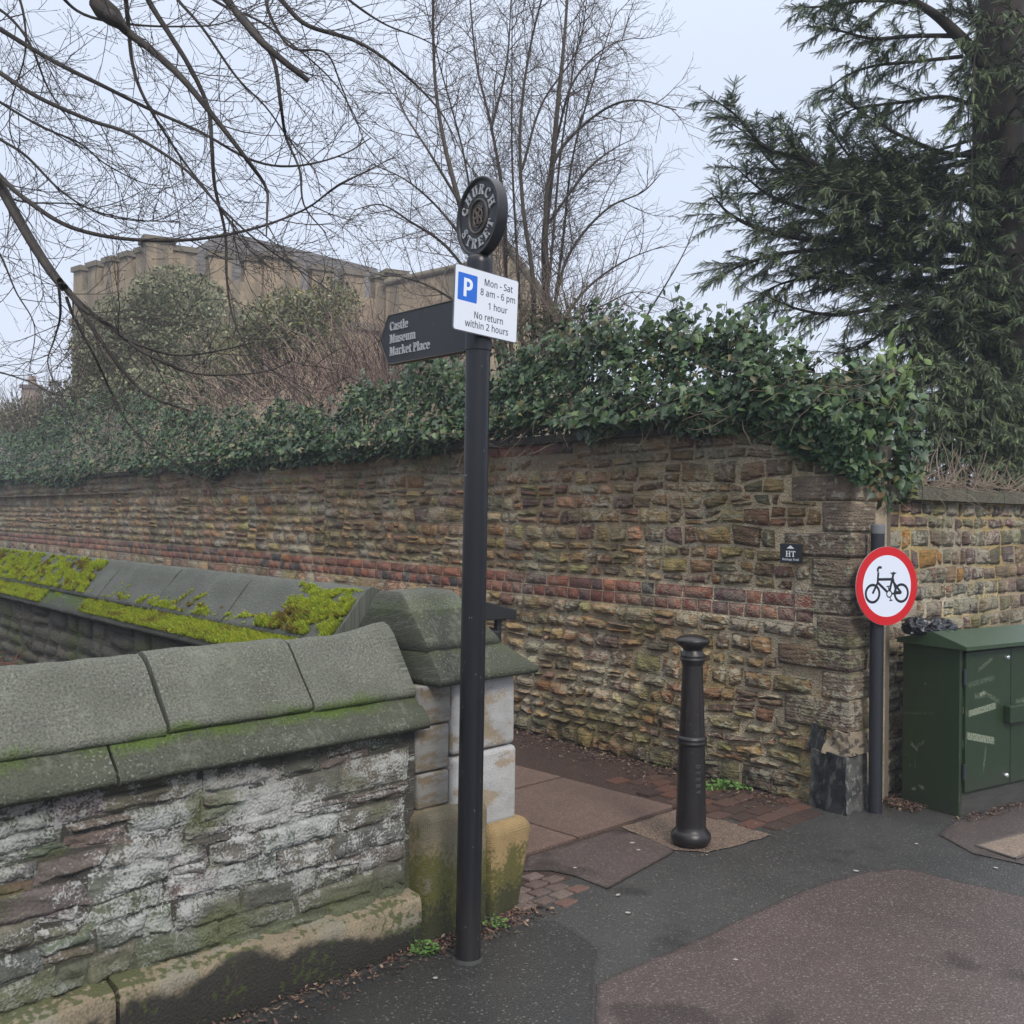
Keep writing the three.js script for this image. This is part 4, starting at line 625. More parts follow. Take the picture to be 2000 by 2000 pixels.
    const tx = canvasTex(1024, 762, (c) => {
      c.fillStyle = '#dfe4ee'; c.fillRect(0, 0, 1024, 762); c.fillStyle = '#1d68cf'; const x = 52, y = 88, W = 300, H = 320, r = 18; c.beginPath(); c.moveTo(x + r, y); c.lineTo(x + W - r, y); c.quadraticCurveTo(x + W, y, x + W, y + r); c.lineTo(x + W, y + H - r); c.quadraticCurveTo(x + W, y + H, x + W - r, y + H); c.lineTo(x + r, y + H); c.quadraticCurveTo(x, y + H, x, y + H - r); c.lineTo(x, y + r); c.quadraticCurveTo(x, y, x + r, y); c.fill();
      c.fillStyle = '#e6ebf5'; c.textAlign = 'center'; c.textBaseline = 'alphabetic'; c.font = 'bold 300px sans-serif'; c.fillText('P', x + W / 2 + 4, y + H / 2 + 106);
      c.fillStyle = '#33373f'; c.strokeStyle = '#33373f'; c.lineWidth = 3; const tt = (s, cx, cy, px) => { c.font = `${px}px sans-serif`; c.fillText(s, cx, cy); c.strokeText(s, cx, cy); };
      tt('Mon - Sat', 690, 168, 110); tt('8 am - 6 pm', 690, 290, 108); tt('1 hour', 690, 436, 108); tt('No return', 550, 578, 108); tt('within 2 hours', 530, 692, 108);
    });
    part('plate_face', f, std({ map: tx, roughness: 0.45 }), pl);
    for (const y of [-0.07, 0.07]) part('bracket', new Tubes().add([V(-0.09, y, -0.006), V(0.07, y, -0.006)], 0.009, 0.009, 6).build(), black, pl); }
}
{
  const P = G(1349, 1650); const t = thing('bollard', 'black cast iron bollard with rounded cap and raised lettering at the lane mouth', 'bollard', [P.x, 0, P.z]);
  const m = paintMat([0.015, 0.012, 0.0115], 9, 0.3, 0.003, 0.9);
  part('base', lathe([[0.08, -0.02], [0.082, 0.012], [0.096, 0.024], [0.1, 0.042], [0.097, 0.06], [0.086, 0.074], [0.0765, 0.082], [0.074, 0.1]]), m, t);
  const sm = std({ map: tubeTex([0.015, 0.0125, 0.012], [0.05, 0.034, 0.026], 19), roughness: 0.34 });
  part('shaft', lathe([[0.0742, 0.09], [0.0735, 0.12], [0.0645, 0.498], [0.0625, 0.56], [0.05, 0.88], [0.05, 0.9]]), sm, t);
  part('ring', lathe([[0.062, 0.49], [0.067, 0.494], [0.0735, 0.502], [0.0745, 0.511], [0.069, 0.516], [0.0735, 0.521], [0.0735, 0.53], [0.067, 0.538], [0.061, 0.541]]), m, t);
  part('collar', lathe([[0.05, 0.885], [0.0555, 0.9], [0.062, 0.912], [0.063, 0.92], [0.056, 0.925], [0.062, 0.93], [0.0595, 0.94], [0.05, 0.95], [0.0465, 0.965]]), m, t);
  part('cap', lathe([[0.0465, 0.955], [0.05, 0.968], [0.065, 0.98], [0.079, 0.992], [0.084, 1.004], [0.081, 1.015], [0.066, 1.026], [0.04, 1.034], [0, 1.037]]), m, t);
  // raised letters set down the shaft
  const down = (str, y0, step, ang, size, rAt) => { const gs = [...str].map((ch, i) => { const g = textGeo(ch, size, 0.007, sans, 0.8); g.computeBoundingBox(); const b = g.boundingBox; g.translate(-(b.min.x + b.max.x) / 2, -size / 2, 0); g.rotateZ(-Math.PI / 2); const y = y0 - i * step; g.translate(0, y, rAt(y) - 0.0015); g.rotateY(ang); return g; }); return merge(gs); };
  const rU = (y) => lerp(0.0625, 0.05, (y - 0.56) / 0.32), rL = (y) => lerp(0.0735, 0.0645, (y - 0.12) / 0.378);
  const hi = paintMat([0.06, 0.052, 0.05], 10, 0.4, 0.002, 0.5);
  part('lettering', down('DERBY', 0.4, 0.031, 0.28, 0.026, rL), hi, t);
}
{ // no-cycling sign on its short post
  const P = G(1709, 1586), t = thing('cycle_sign', 'round red-rimmed no-cycling sign with a black bicycle on a short black post', 'road sign', [P.x, 0, P.z]);
  const bk = paintMat([0.016, 0.018, 0.024], 13, 0.5, 0.001, 0.3);
  part('post', (() => { const g = new THREE.CylinderGeometry(0.037, 0.037, 1.55, 40); g.translate(0, 0.775, 0); return g; })(), bk, t);
  part('post_cap', lathe([[0.0375, 1.54], [0.039, 1.545], [0.039, 1.585], [0.036, 1.592], [0, 1.593]]), std({ color: lin(0.15, 0.155, 0.16), roughness: 0.55 }), t);
  const n = V(Math.sin(23 * RAD), 0, Math.cos(23 * RAD)), s = new THREE.Group(); s.name = 'sign'; s.position.set(0.018 + n.x * 0.05, 1.253, n.z * 0.05); s.rotation.set(0, facing(n), 0); t.add(s); const R = 0.217;
  part('disc', (() => { const g = new THREE.CylinderGeometry(R, R, 0.004, 64); g.rotateX(Math.PI / 2); g.translate(0, 0, -0.003); return g; })(), std({ color: lin(0.45, 0.3, 0.3), roughness: 0.5, metalness: 0.2 }), s);
  const f = new THREE.CircleGeometry(R - 0.0015, 64); f.translate(0, 0, 0.0005);
  const tx = canvasTex(1024, 1024, (c) => {
    c.fillStyle = '#c8151f'; c.fillRect(0, 0, 1024, 1024); c.fillStyle = '#dbe2f0'; c.beginPath(); c.arc(512, 512, 402, 0, 7); c.fill();
    c.strokeStyle = '#14181f'; c.fillStyle = '#14181f'; c.lineWidth = 34; c.lineCap = 'butt'; c.lineJoin = 'miter';
    const K = (x, y) => [x, y], ln = (...p) => { c.beginPath(); p.forEach(([x, y], i) => i ? c.lineTo(x, y) : c.moveTo(x, y)); c.stroke(); };
    const wl = [270, 608], wr = [752, 608], bb = [548, 616]; for (const w of [wl, wr]) { c.beginPath(); c.arc(w[0], w[1], 112, 0, 7); c.stroke(); }
    c.lineWidth = 32; ln(wl, [352, 470], [362, 330]); ln([355, 325], [352, 292], [372, 268], [418, 270]); c.lineWidth = 35;
    ln([362, 425], [592, 425]); ln([360, 470], bb); ln([548, 600], [622, 330]); ln([600, 400], [622, 470], wr); c.lineWidth = 27; ln(wr, [570, 615]); ln([622, 470], [664, 590], [720, 600]);
    c.beginPath(); c.moveTo(562, 338); c.lineTo(672, 338); c.lineTo(640, 360); c.lineTo(580, 360); c.fill();
    c.fillStyle = '#dbe2f0'; c.beginPath(); c.arc(bb[0], bb[1], 46, 0, 7); c.fill(); c.lineWidth = 17; c.beginPath(); c.arc(bb[0], bb[1], 42, 0, 7); c.stroke(); c.lineWidth = 15; ln([542, 575], [530, 520]); ln([500, 520], [556, 514]); ln([560, 656], [580, 700]); ln([552, 704], [606, 698]);
  });
  part('sign_face', f, std({ map: tx, roughness: 0.42 }), s);
  for (const y of [-0.09, 0.09]) part('bracket', new Tubes().add([V(-0.06, y, -0.012), V(0.06, y, -0.012)], 0.01, 0.01, 6).build(), bk, s);
}
{ // heritage plaque on the wall
  const s = 0.345, y = 1.418, p = V(C0.x + WT.x * s + WN.x * 0.062, y, C0.z + WT.z * s + WN.z * 0.062);
  const t = thing('wall_plaque', 'small black square plaque lettered HT with a white arrowhead, fixed to the stone wall', 'plaque', [p.x, p.y, p.z], null, facing(WN)); t.rotation.y = facing(WN);
  part('plate', new RoundedBoxGeometry(0.148, 0.112, 0.014, 2, 0.003), std({ color: lin(0.016, 0.018, 0.022), roughness: 0.4 }), t);
  const f = new THREE.PlaneGeometry(0.142, 0.106); f.translate(0, 0, 0.0078);
  part('plate_print', f, std({ map: canvasTex(512, 384, (c) => { c.fillStyle = '#1b1e24'; c.fillRect(0, 0, 512, 384); c.fillStyle = '#e0e2e6'; c.beginPath(); c.moveTo(256, 22); c.lineTo(350, 92); c.lineTo(162, 92); c.fill(); c.textAlign = 'center'; c.font = 'bold 170px serif'; c.fillText('HT', 256, 262); c.font = 'bold 58px serif'; c.fillText('Heritage Trail', 256, 338); }), roughness: 0.45 }), t);
}
{ // green utility cabinet
  const F = V(2.455, 0, -5.594), u = V(0.84, 0, -0.543), w = V(-0.543, 0, -0.84);     // u along the front, w to the back
  const t = thing('utility_cabinet', 'dark green steel street cabinet with a sloped lid and peeled tape marks, against the wall', 'utility cabinet', [F.x, 0, F.z], null, Math.atan2(-u.z, u.x));
  // local x along the front, local z towards the street (front face at z = 0)
  const L = 0.92, Dp = 0.36, H = 0.92;
  const green = (seed, marks) => { const z = marks.length > 2 ? 1024 : 256, tx = makeTex(z, z, (x, y, o) => {
    const n1 = fbm(x * 5 + seed, y * 5, 3), n2 = vn(x * 160, y * 160), k = 0.82 + 0.3 * n1 + 0.16 * (n2 - 0.5); o.r = 0.019 * k; o.g = 0.038 * k; o.b = 0.0135 * k; o.h = 0.4 + 0.1 * n1 + 0.1 * n2;
    const dirt = sstep(0.22, 0, y + 0.2 * (n1 - 0.5)); mix3(o, 0.035, 0.036, 0.026, 0.5 * dirt); const fine = 0.5 * vn(x * 60, y * 60) + 0.5 * vn(x * 140, y * 140);
    for (const [cx, cy, hw, hh, sl, st] of marks) { const dx = (x - cx) / hw, dy = (y - cy - sl * (x - cx)) / hh; if (Math.abs(dx) < 1 && Math.abs(dy) < 1) { const a = sstep(0.62 - 0.3 * st, 0.72 - 0.3 * st, fine + 0.12 * (n1 - 0.5)) * sstep(1, 0.85, Math.abs(dx)); mix3(o, 0.27, 0.3, 0.22, a * st); mix3(o, 0.09, 0.12, 0.07, (1 - a) * 0.35 * st); } }
    const sc = sstep(0.965, 0.985, vn(x * 9 + y * 30, y * 12 - x * 16 + seed) * (0.8 + 0.2 * n1) + 0.12 * n2); mix3(o, 0.3, 0.32, 0.26, sc * 0.6);
  }, { bump: false }); return std({ map: tx.map, roughness: 0.5 }); };
  const doorM = green(2, [[0.33, 0.78, 0.3, 0.018, 0.06, 0.35], [0.42, 0.9, 0.16, 0.014, 0.25, 0.5], [0.3, 0.68, 0.12, 0.02, 0.0, 0.4], [0.55, 0.66, 0.2, 0.016, -0.24, 0.4], [0.36, 0.575, 0.32, 0.024, 0.05, 0.85], [0.33, 0.37, 0.32, 0.026, -0.12, 0.85], [0.42, 0.22, 0.03, 0.045, 2.2, 0.5], [0.36, 0.69, 0.06, 0.014, 0.1, 0.8]]);
  const sideM = green(7, [[0.3, 0.57, 0.28, 0.008, 0.06, 0.25], [0.22, 0.36, 0.07, 0.012, -0.25, 0.55], [0.34, 0.385, 0.07, 0.012, 0.28, 0.45], [0.36, 0.12, 0.05, 0.012, -0.1, 0.6], [0.22, 0.1, 0.04, 0.009, 0.05, 0.7], [0.24, 0.26, 0.008, 0.03, 0, 0.4]]);
  const plain = green(11, []);
  const box = (nm, x0, x1, y0, y1, z0, z1, m, r = 0.006, par = t) => { const g = new RoundedBoxGeometry(x1 - x0, y1 - y0, z1 - z0, 2, r), p = g.attributes.position, n = g.attributes.normal, uv = []; for (let i = 0; i < p.count; i++) { const sx = Math.abs(n.getX(i)) > 0.7; uv.push(sx ? p.getZ(i) / (z1 - z0) + 0.5 : p.getX(i) / (x1 - x0) + 0.5, p.getY(i) / (y1 - y0) + 0.5); } g.setAttribute('uv', new THREE.Float32BufferAttribute(uv, 2)); const o = part(nm, g, m, par); o.position.set((x0 + x1) / 2, (y0 + y1) / 2, (z0 + z1) / 2); return o; };
  box('side_panel', 0.0, 0.02, 0.0, H, -Dp, 0.0, sideM, 0.003); box('side_panel', L - 0.02, L, 0.0, H, -Dp, 0, plain, 0.003);
  box('back_panel', 0.02, L - 0.02, 0.0, H, -Dp, -Dp + 0.015, plain, 0.003); box('carcass', 0.021, L - 0.021, 0.1, H - 0.004, -Dp + 0.016, -0.022, plain, 0.003);
  box('door_frame', 0.021, 0.05, 0.06, H - 0.004, -0.035, -0.012, plain, 0.003); box('door_frame', 0.05, L - 0.021, H - 0.02, H - 0.002, -0.035, -0.008, plain, 0.003);
  const d1 = box('door', 0.05, 0.475, 0.125, H - 0.024, -0.03, 0.006, doorM), d2 = box('door', 0.481, L - 0.03, 0.125, H - 0.024, -0.03, 0.006, green(15, [[0.3, 0.6, 0.2, 0.02, 0.05, 0.5]]));
  const conc = paintMat([0.055, 0.053, 0.048], 21, 0.95, 0.006, 0.6); box('plinth', 0.03, L - 0.03, -0.02, 0.112, -Dp + 0.03, -0.02, conc, 0.008);
  for (const y of [0.76, 0.24]) part('hinge', (() => { const g = new THREE.CylinderGeometry(0.009, 0.009, 0.085, 12); g.translate(0.04, y, 0.004); return g; })(), std({ color: lin(0.05, 0.055, 0.065), roughness: 0.4, metalness: 0.5 }), t);
  const chrome = std({ color: lin(0.75, 0.76, 0.78), roughness: 0.2, metalness: 0.9 });
  for (const y of [0.845, 0.175]) part('lock', (() => { const g = lathe([[0.0, 0.014], [0.009, 0.014], [0.013, 0.009], [0.015, 0]], 20); g.rotateX(Math.PI / 2); g.translate(0.435, y, 0.006); return g; })(), chrome, t);
  box('handle_box', 0.405, 0.62, 0.475, 0.575, 0.006, 0.05, plain, 0.008);
  // lid: a gabled roof sheet, ridge nearer the back
  { const pr = [[0.055, H - 0.004], [0.055, H + 0.012], [-0.15, H + 0.075], [-Dp - 0.02, H + 0.018], [-Dp - 0.02, H - 0.002]], s = new THREE.Shape(pr.map(([z, y]) => new THREE.Vector2(-z, y))), g = new THREE.ExtrudeGeometry(s, { depth: L + 0.05, bevelEnabled: true, bevelSize: 0.003, bevelThickness: 0.003, bevelSegments: 2 }); g.rotateY(Math.PI / 2); g.translate(-0.025, 0, 0); boxUV(g, 0.9); const lid = paintMat([0.036, 0.064, 0.03], 27, 0.42, 0.001, 0.25); part('lid', g, lid, t); }
}
{ // black bag left on the cabinet
  const c = D(1814, 1226, 5.84), t = thing('rubbish_bag', 'crumpled shiny black plastic bag lying on top of the green cabinet', 'bag', [c.x, c.y - 0.035, c.z]);
  const m = std({ color: lin(0.01, 0.011, 0.016), roughness: 0.26 }); const gs = [];
  for (const [x, y, z, a, b, d, s] of [[-0.075, 0.035, 0.02, 0.085, 0.06, 0.08, 1], [0.05, 0.04, -0.02, 0.1, 0.055, 0.085, 7], [0.0, 0.03, 0.03, 0.07, 0.045, 0.07, 12]]) { const g = new THREE.IcosahedronGeometry(1, 24); const p = g.attributes.position, v = V(); for (let i = 0; i < p.count; i++) { v.fromBufferAttribute(p, i); const f = 1 + (Math.abs(n3(V(v.x + s, v.y, v.z), 1.5) - 0.5) * 0.9 - 0.1) + (Math.abs(n3(V(v.x, v.y + s, v.z), 3.4) - 0.5) - 0.1) * 0.3; p.setXYZ(i, x + v.x * f * a, Math.max(0.0, y + v.y * f * b), z + v.z * f * d); } gs.push(g); }
  const g = merge(gs); g.computeVertexNormals(); part('bag', g, m, t);
}
{ // worn stone at the wall corner, tarred black, with a pale stone above
  const base = V(1.765, 0, -5.72), t = thing('guard_stone', 'battered stone at the foot of the wall corner, tarred black under a cream cap', 'guard stone', [base.x + 0.012, 0, base.z + 0.025]);
  const mk = (fn) => { const x = makeTex(512, 512, fn); return std({ map: x.map, bumpMap: x.bumpMap, bumpScale: 0.02, roughness: 0.62 }); };
  const bm = mk((x, y, o) => { const n1 = fbm(x * 5, y * 5, 3), n2 = vn(x * 90, y * 90), dark = x < 0.5 ? 1 : 0; const k = 0.6 + 0.8 * n1; if (dark) { o.r = 0.009 * k; o.g = 0.01 * k; o.b = 0.011 * k; mix3(o, 0.11, 0.11, 0.1, sstep(0.56, 0.66, fbm(x * 16 + 3, y * 4, 4)) * 0.5 + 0.5 * sstep(0.1, 0.03, x + 0.1 * (n1 - 0.5))); } else { o.r = 0.1 * k; o.g = 0.097 * k; o.b = 0.088 * k; mix3(o, 0.035, 0.035, 0.035, sstep(0.5, 0.62, fbm(x * 5, y * 4 + 9, 3)) * 0.8); mix3(o, 0.28, 0.27, 0.24, sstep(0.64, 0.7, fbm(x * 14, y * 9, 3)) * 0.6); } o.h = 0.3 + 0.4 * n1 + 0.2 * n2; });
  const solid = (q, h0, h1, amp, seed, mat, nm, top) => { // prism with a four-sided plan, lane face uv in 0..0.5 and street face in 0.5..1
    const pos = [], uv = [], idx = [], N = 8, Hn = 8; const n = q.length;
    for (let j = 0; j <= Hn; j++) for (let e = 0; e < 2; e++) for (let i = 0; i <= N; i++) { const a = q[e], b = q[e + 1], t = i / N, y = lerp(h0, h1, j / Hn), bt = 1 - 0.1 * (j / Hn); let x = lerp(a[0], b[0], t), z = lerp(a[1], b[1], t); const cx = 0.13, cz = -0.1; x = cx + (x - cx) * bt; z = cz + (z - cz) * bt; const nn = (fbm(x * 12 + seed, y * 12 + z * 9, 2) - 0.5) * amp; pos.push(x - nn, y + (j === Hn ? nn : 0), z + nn); uv.push(e * 0.5 + 0.02 + t * 0.46, j / Hn); }
    const row = 2 * (N + 1); for (let j = 0; j < Hn; j++) for (let e = 0; e < 2; e++) for (let i = 0; i < N; i++) { const a = j * row + e * (N + 1) + i; idx.push(a, a + 1, a + row + 1, a, a + row + 1, a + row); }
    const c = pos.length / 3; for (let k = 0; k < row; k++) { pos.push(...pos.slice((Hn * row + k) * 3, (Hn * row + k) * 3 + 3)); uv.push(0.7 + 0.1 * (k / row), 0.9); } pos.push(0.16, h1 + 0.01, -0.2); uv.push(0.75, 0.95); for (let k = 0; k < row - 1; k++) idx.push(c + k, c + k + 1, c + row);
    return part(nm, geom(pos, idx, uv), mat, t);
  };
  solid([[-0.09, -0.085], [0.062, 0.11], [0.235, -0.045]], -0.02, 0.315, 0.06, 4, bm, 'base_stone');
  const cm = mk((x, y, o) => { const n1 = fbm(x * 6 + 2, y * 5, 3), n2 = vn(x * 80, y * 80), k = 0.7 + 0.5 * n1; o.r = 0.36 * k; o.g = 0.29 * k; o.b = 0.2 * k; mix3(o, 0.06, 0.055, 0.05, sstep(0.55, 0.62, fbm(x * 8 + 5, y * 3 + 2, 3)) * 0.85); o.h = 0.3 + 0.4 * n1 + 0.2 * n2; });
  solid([[-0.02, -0.04], [0.085, 0.085], [0.24, -0.05]], 0.315, 0.43, 0.07, 9, cm, 'cap_stone');
  solid([[-0.09, -0.12], [-0.02, -0.05], [0.09, -0.15]], 0.3, 0.46, 0.03, 14, bm, 'back_stone');
}
{ // dark bin half hidden behind the pier
  const c = D(930, 1195, 5.6), t = thing('litter_bin', 'black litter bin with an overhanging hood, half hidden behind the stone pier', 'litter bin', [c.x - 0.1, 0, c.z], null, 0.55);
  const m = std({ color: lin(0.013, 0.014, 0.015), roughness: 0.45 });
  part('body', (() => { const g = new RoundedBoxGeometry(0.36, 1.0, 0.36, 2, 0.02); g.translate(0, 0.5, 0); return g; })(), m, t);
  part('hood', (() => { const s = new THREE.Shape([[-0.24, 1.06], [0.24, 1.06], [0.24, 1.1], [0.05, 1.15], [-0.24, 1.15]].map(([x, y]) => new THREE.Vector2(x, y))); const g = new THREE.ExtrudeGeometry(s, { depth: 0.42, bevelEnabled: true, bevelSize: 0.006, bevelThickness: 0.006, bevelSegments: 2 }); g.translate(0, 0, -0.21); return g; })(), m, t);
for (const x of [-0.16, 0.16]) for (const z of [-0.16, 0.16]) { const g = new THREE.BoxGeometry(0.03, 0.1, 0.03); g.translate(x, 1.02, z); part('hood_post', g, m, t); }
}

// ---------------------------------------------------------------- buildings beyond the garden
{
  // crenellated stone house; the nearer corner carries a square turret
  const T = D(300, 700, 28), top = 9.0;
  const t = thing('castellated_building', 'buff stone building with battlements and a slate roof rising behind the bushes', 'building', [T.x, 0, T.z]);
  const stoneT = makeTex(1024, 1024, (x, y, o) => { const n1 = fbm(x * 6, y * 6, 3), n2 = vn(x * 120, y * 120), course = (y * 24) % 1, off = Math.floor(y * 24) & 1 ? 0.5 : 0, head = (x * 12 + off) % 1, j = course < 0.06 || head < 0.03 ? 0.8 : 1, b = 0.85 + 0.3 * hsh(Math.floor(x * 12 + off), Math.floor(y * 24)) / 255, k = (0.75 + 0.45 * n1) * (0.85 + 0.25 * n2) * b * j; o.r = 0.31 * k; o.g = 0.24 * k; o.b = 0.16 * k; o.h = j * 0.5; mix3(o, 0.13, 0.115, 0.09, 0.6 * sstep(0.5, 0.68, fbm(x * 14, y * 2.5 + 4, 3))); }, { repeat: true });
  for (const q of [stoneT.map, stoneT.bumpMap]) q.repeat.set(1 / 6, 1 / 6);
  const sm = std({ map: stoneT.map, bumpMap: stoneT.bumpMap, bumpScale: 0.01, roughness: 0.95 }), trim = std({ color: lin(0.17, 0.145, 0.105), roughness: 0.95 });
  const slateT = makeTex(512, 512, (x, y, o) => { const c = (y * 26) % 1, row = Math.floor(y * 26), xx = x * 20 + (row & 1 ? 0.5 : 0), b = 0.75 + 0.5 * hsh(Math.floor(xx), row) / 255, k = b * (c < 0.12 ? 0.6 : 1); o.r = 0.088 * k; o.g = 0.078 * k; o.b = 0.07 * k; o.h = 1 - c; }, { repeat: true }); for (const q of [slateT.map, slateT.bumpMap]) q.repeat.set(1 / 4, 1 / 4);
  const sl = std({ map: slateT.map, bumpMap: slateT.bumpMap, bumpScale: 0.02, roughness: 0.8 });
  const dR = V(5.43, 0, -3.1).normalize(), dL = V(-3.2, 0, -2.7).normalize(), nR = V(dR.z * -1, 0, dR.x), nL = V(dL.z, 0, -dL.x); if (nR.z < 0) nR.negate(); if (nL.z < 0) nL.negate();
  const W = (d, n) => (s, y, e) => V(d.x * s + n.x * e, y, d.z * s + n.z * e);
  const fR = W(dR, nR), fL = W(dL, nL);
  const blockOf = (nm, f, s0, s1, y0, y1, d0, d1, m, par = t) => part(nm, slab(f, s0, s1, y0, y1, d0, d1), m, par);
  const LR = 7.2, LL = 4.6;
  blockOf('wall', fR, -0.2, LR, 0, top - 0.75, 0, -0.6, sm); blockOf('wall', fL, 0.0, LL, 0, top - 0.75, -0.01, -0.6, sm);
  // merlons with weathered caps
  for (let s = 0.46, i = 0; s < LR - 0.6; s += 1.0, i++) { if (i === 0) { s = 0.46; } const m = blockOf('merlon', fR, s, s + 0.64, top - 0.75, top - 0.12, 0, -0.42, sm); blockOf('merlon_cap', fR, s - 0.04, s + 0.68, top - 0.12, top + 0.03, 0.07, -0.49, trim, m); }
  for (let s = 0.5; s < LL - 0.3; s += 0.9) { const m = blockOf('merlon', fL, s, s + 0.5, top - 0.75, top - 0.12, -0.01, -0.42, sm); blockOf('merlon_cap', fL, s - 0.05, s + 0.55, top - 0.12, top + 0.03, 0.06, -0.49, trim, m); }
  blockOf('string_course', fR, 0, LR, top - 1.75, top - 1.55, 0.14, 0.002, trim); blockOf('string_course', fL, 0, LL, top - 1.75, top - 1.55, 0.13, -0.008, trim);
  // turrets: the near corner and one part way along
  const turret = (f, s, w, h, e) => { const g = blockOf('turret', f, s - w / 2, s + w / 2, top - 2.2, h, e, e - w, sm); blockOf('turret_cap', f, s - w / 2 - 0.09, s + w / 2 + 0.09, h, h + 0.12, e + 0.09, e - w - 0.09, trim, g); };
  turret(fR, 0.1, 0.7, top + 0.06, 0.1); turret(fR, 3.35, 0.75, top + 0.02, 0.16); turret(fR, LR - 0.1, 0.6, top + 0.05, 0.14);
  // hipped slate roof
  { const A = fR(0.2, top - 1.0, -0.62), B = fR(LR + 0.6, top - 1.0, -0.62), pk = D(440, 452, 31.6).sub(V(T.x, 0, T.z)), p2 = D(735, 524, 35.5).sub(V(T.x, 0, T.z)), C = fL(LL, top - 1.0, -0.62), E2 = fR(LR + 2.5, top - 0.5, -7), C2 = fL(LL + 2, top - 0.5, -5);
    const g = geom([A, B, p2, A, p2, pk, A, pk, C, C, pk, C2, p2, B, E2].flatMap((v) => v.toArray()), [...Array(15).keys()]); g.deleteAttribute('uv'); part('roof', boxUV(g), sl, t); }
  // the wing to the right, with its gable behind the sign post
  const w0 = fR(LR, 0, 0), O2 = V(T.x + w0.x, 0, T.z + w0.z), toL = (p) => p.clone().sub(V(T.x, 0, T.z));
  { const a = toL(D(752, 700, 31.2)), b = toL(D(960, 700, 29.4)), c = toL(D(1150, 700, 31.5)), wing = new THREE.Group(); wing.name = 'wing'; t.add(wing);
    const wl = (p, q, h0, h1) => { const n = V(-(q.z - p.z), 0, q.x - p.x).normalize().multiplyScalar(0.3), v = [p, q].map((x) => x.clone()); const pts = [V(p.x, 0, p.z), V(q.x, 0, q.z), V(q.x, h1, q.z), V(p.x, h0, p.z)], bk = pts.map((x) => x.clone().sub(n)); const s = []; const qd = (A, B, C, E) => s.push(A, B, C, A, C, E); qd(pts[0], pts[1], pts[2], pts[3]); qd(bk[1], bk[0], bk[3], bk[2]); qd(pts[3], pts[2], bk[2], bk[3]); qd(pts[1], bk[1], bk[2], pts[2]); const g = geom(s.flatMap((x) => x.toArray()), [...Array(s.length).keys()]); return boxUV(g); };
    part('wall', wl(a, b, 8.72, 9.0), sm, wing); part('parapet', (() => { const tb = new Tubes(); tb.add([V(a.x, 8.74, a.z), V(b.x, 9.02, b.z)], 0.12, 0.12, 6); return tb.build(); })(), trim, wing);
    part('gable_wall', wl(b, c, 9.9, 6.6), sm, wing); part('gable_coping', (() => { const tb = new Tubes(); tb.add([V(b.x, 9.95, b.z), V(c.x, 6.62, c.z)], 0.15, 0.15, 6); return tb.build(); })(), trim, wing); }
}
{
  const P = D(58, 800, 45), t = thing('far_house', 'distant house with a square brick chimney seen at the far left edge', 'house', [P.x, 0, P.z]);
  const br = std({ color: lin(0.3, 0.22, 0.18), roughness: 0.95 }), rf = std({ color: lin(0.13, 0.1, 0.095), roughness: 0.9 });
  const bx = (nm, w, h, d, x, y, z, m) => { const g = new THREE.BoxGeometry(w, h, d); return part(nm, g, m, t).position.set(x, y, z); };
  const y0 = D(58, 800, 45).y; bx('wall', 9, y0 - 2.4, 6, -4.6, (y0 - 2.4) / 2, -2, br); bx('chimney', 0.62, 3.2, 0.62, 0.1, y0 - 0.6, 0, br); bx('chimney_cap', 0.78, 0.16, 0.78, 0.1, y0 + 0.98, 0, rf); bx('chimney_pot', 0.24, 0.4, 0.24, 0.1, y0 + 1.26, 0, br);
  const s = new THREE.Shape([[-4, 0], [4, 0], [0, 2.6]].map(([x, y]) => new THREE.Vector2(x, y))), g = new THREE.ExtrudeGeometry(s, { depth: 9.6, bevelEnabled: false }); g.rotateY(Math.PI / 2); const r = part('roof', g, rf, t); r.position.set(-9.5, y0 - 2.4, -2);
}

// ---------------------------------------------------------------- vegetation
const barkT = makeTex(256, 256, (x, y, o) => { const n1 = fbm(x * 8, y * 3, 3), n2 = vn(x * 50, y * 20), k = 0.6 + 0.8 * n1; o.r = 0.085 * k; o.g = 0.072 * k; o.b = 0.062 * k; mix3(o, 0.1, 0.115, 0.06, 0.6 * sstep(0.55, 0.7, fbm(x * 5 + 9, y * 4, 2))); o.h = n1 * 0.6 + n2 * 0.4; }, { repeat: true });
for (const q of [barkT.map, barkT.bumpMap]) q.repeat.set(3, 3);
const bark = (r, g, b) => std({ map: barkT.map, bumpMap: barkT.bumpMap, bumpScale: 0.004, roughness: 0.95, color: lin(r, g, b) });
const twigM = (r, g, b) => std({ color: lin(r, g, b), roughness: 0.9 });
function wander(p, dir, len, n, bend, up) {               // a growing shoot
  const pts = [p.clone()], d = dir.clone().normalize(), q = p.clone();
  for (let i = 0; i < n; i++) { d.x += rr(-bend, bend); d.y += rr(-bend, bend) + up; d.z += rr(-bend, bend); d.normalize(); q.addScaledVector(d, len / n); pts.push(q.clone()); }
  return pts;
}
const side = (d) => { const r = V(rr(-1, 1), rr(-1, 1), rr(-1, 1)); return r.addScaledVector(d, -r.dot(d) / d.lengthSq()).normalize(); };
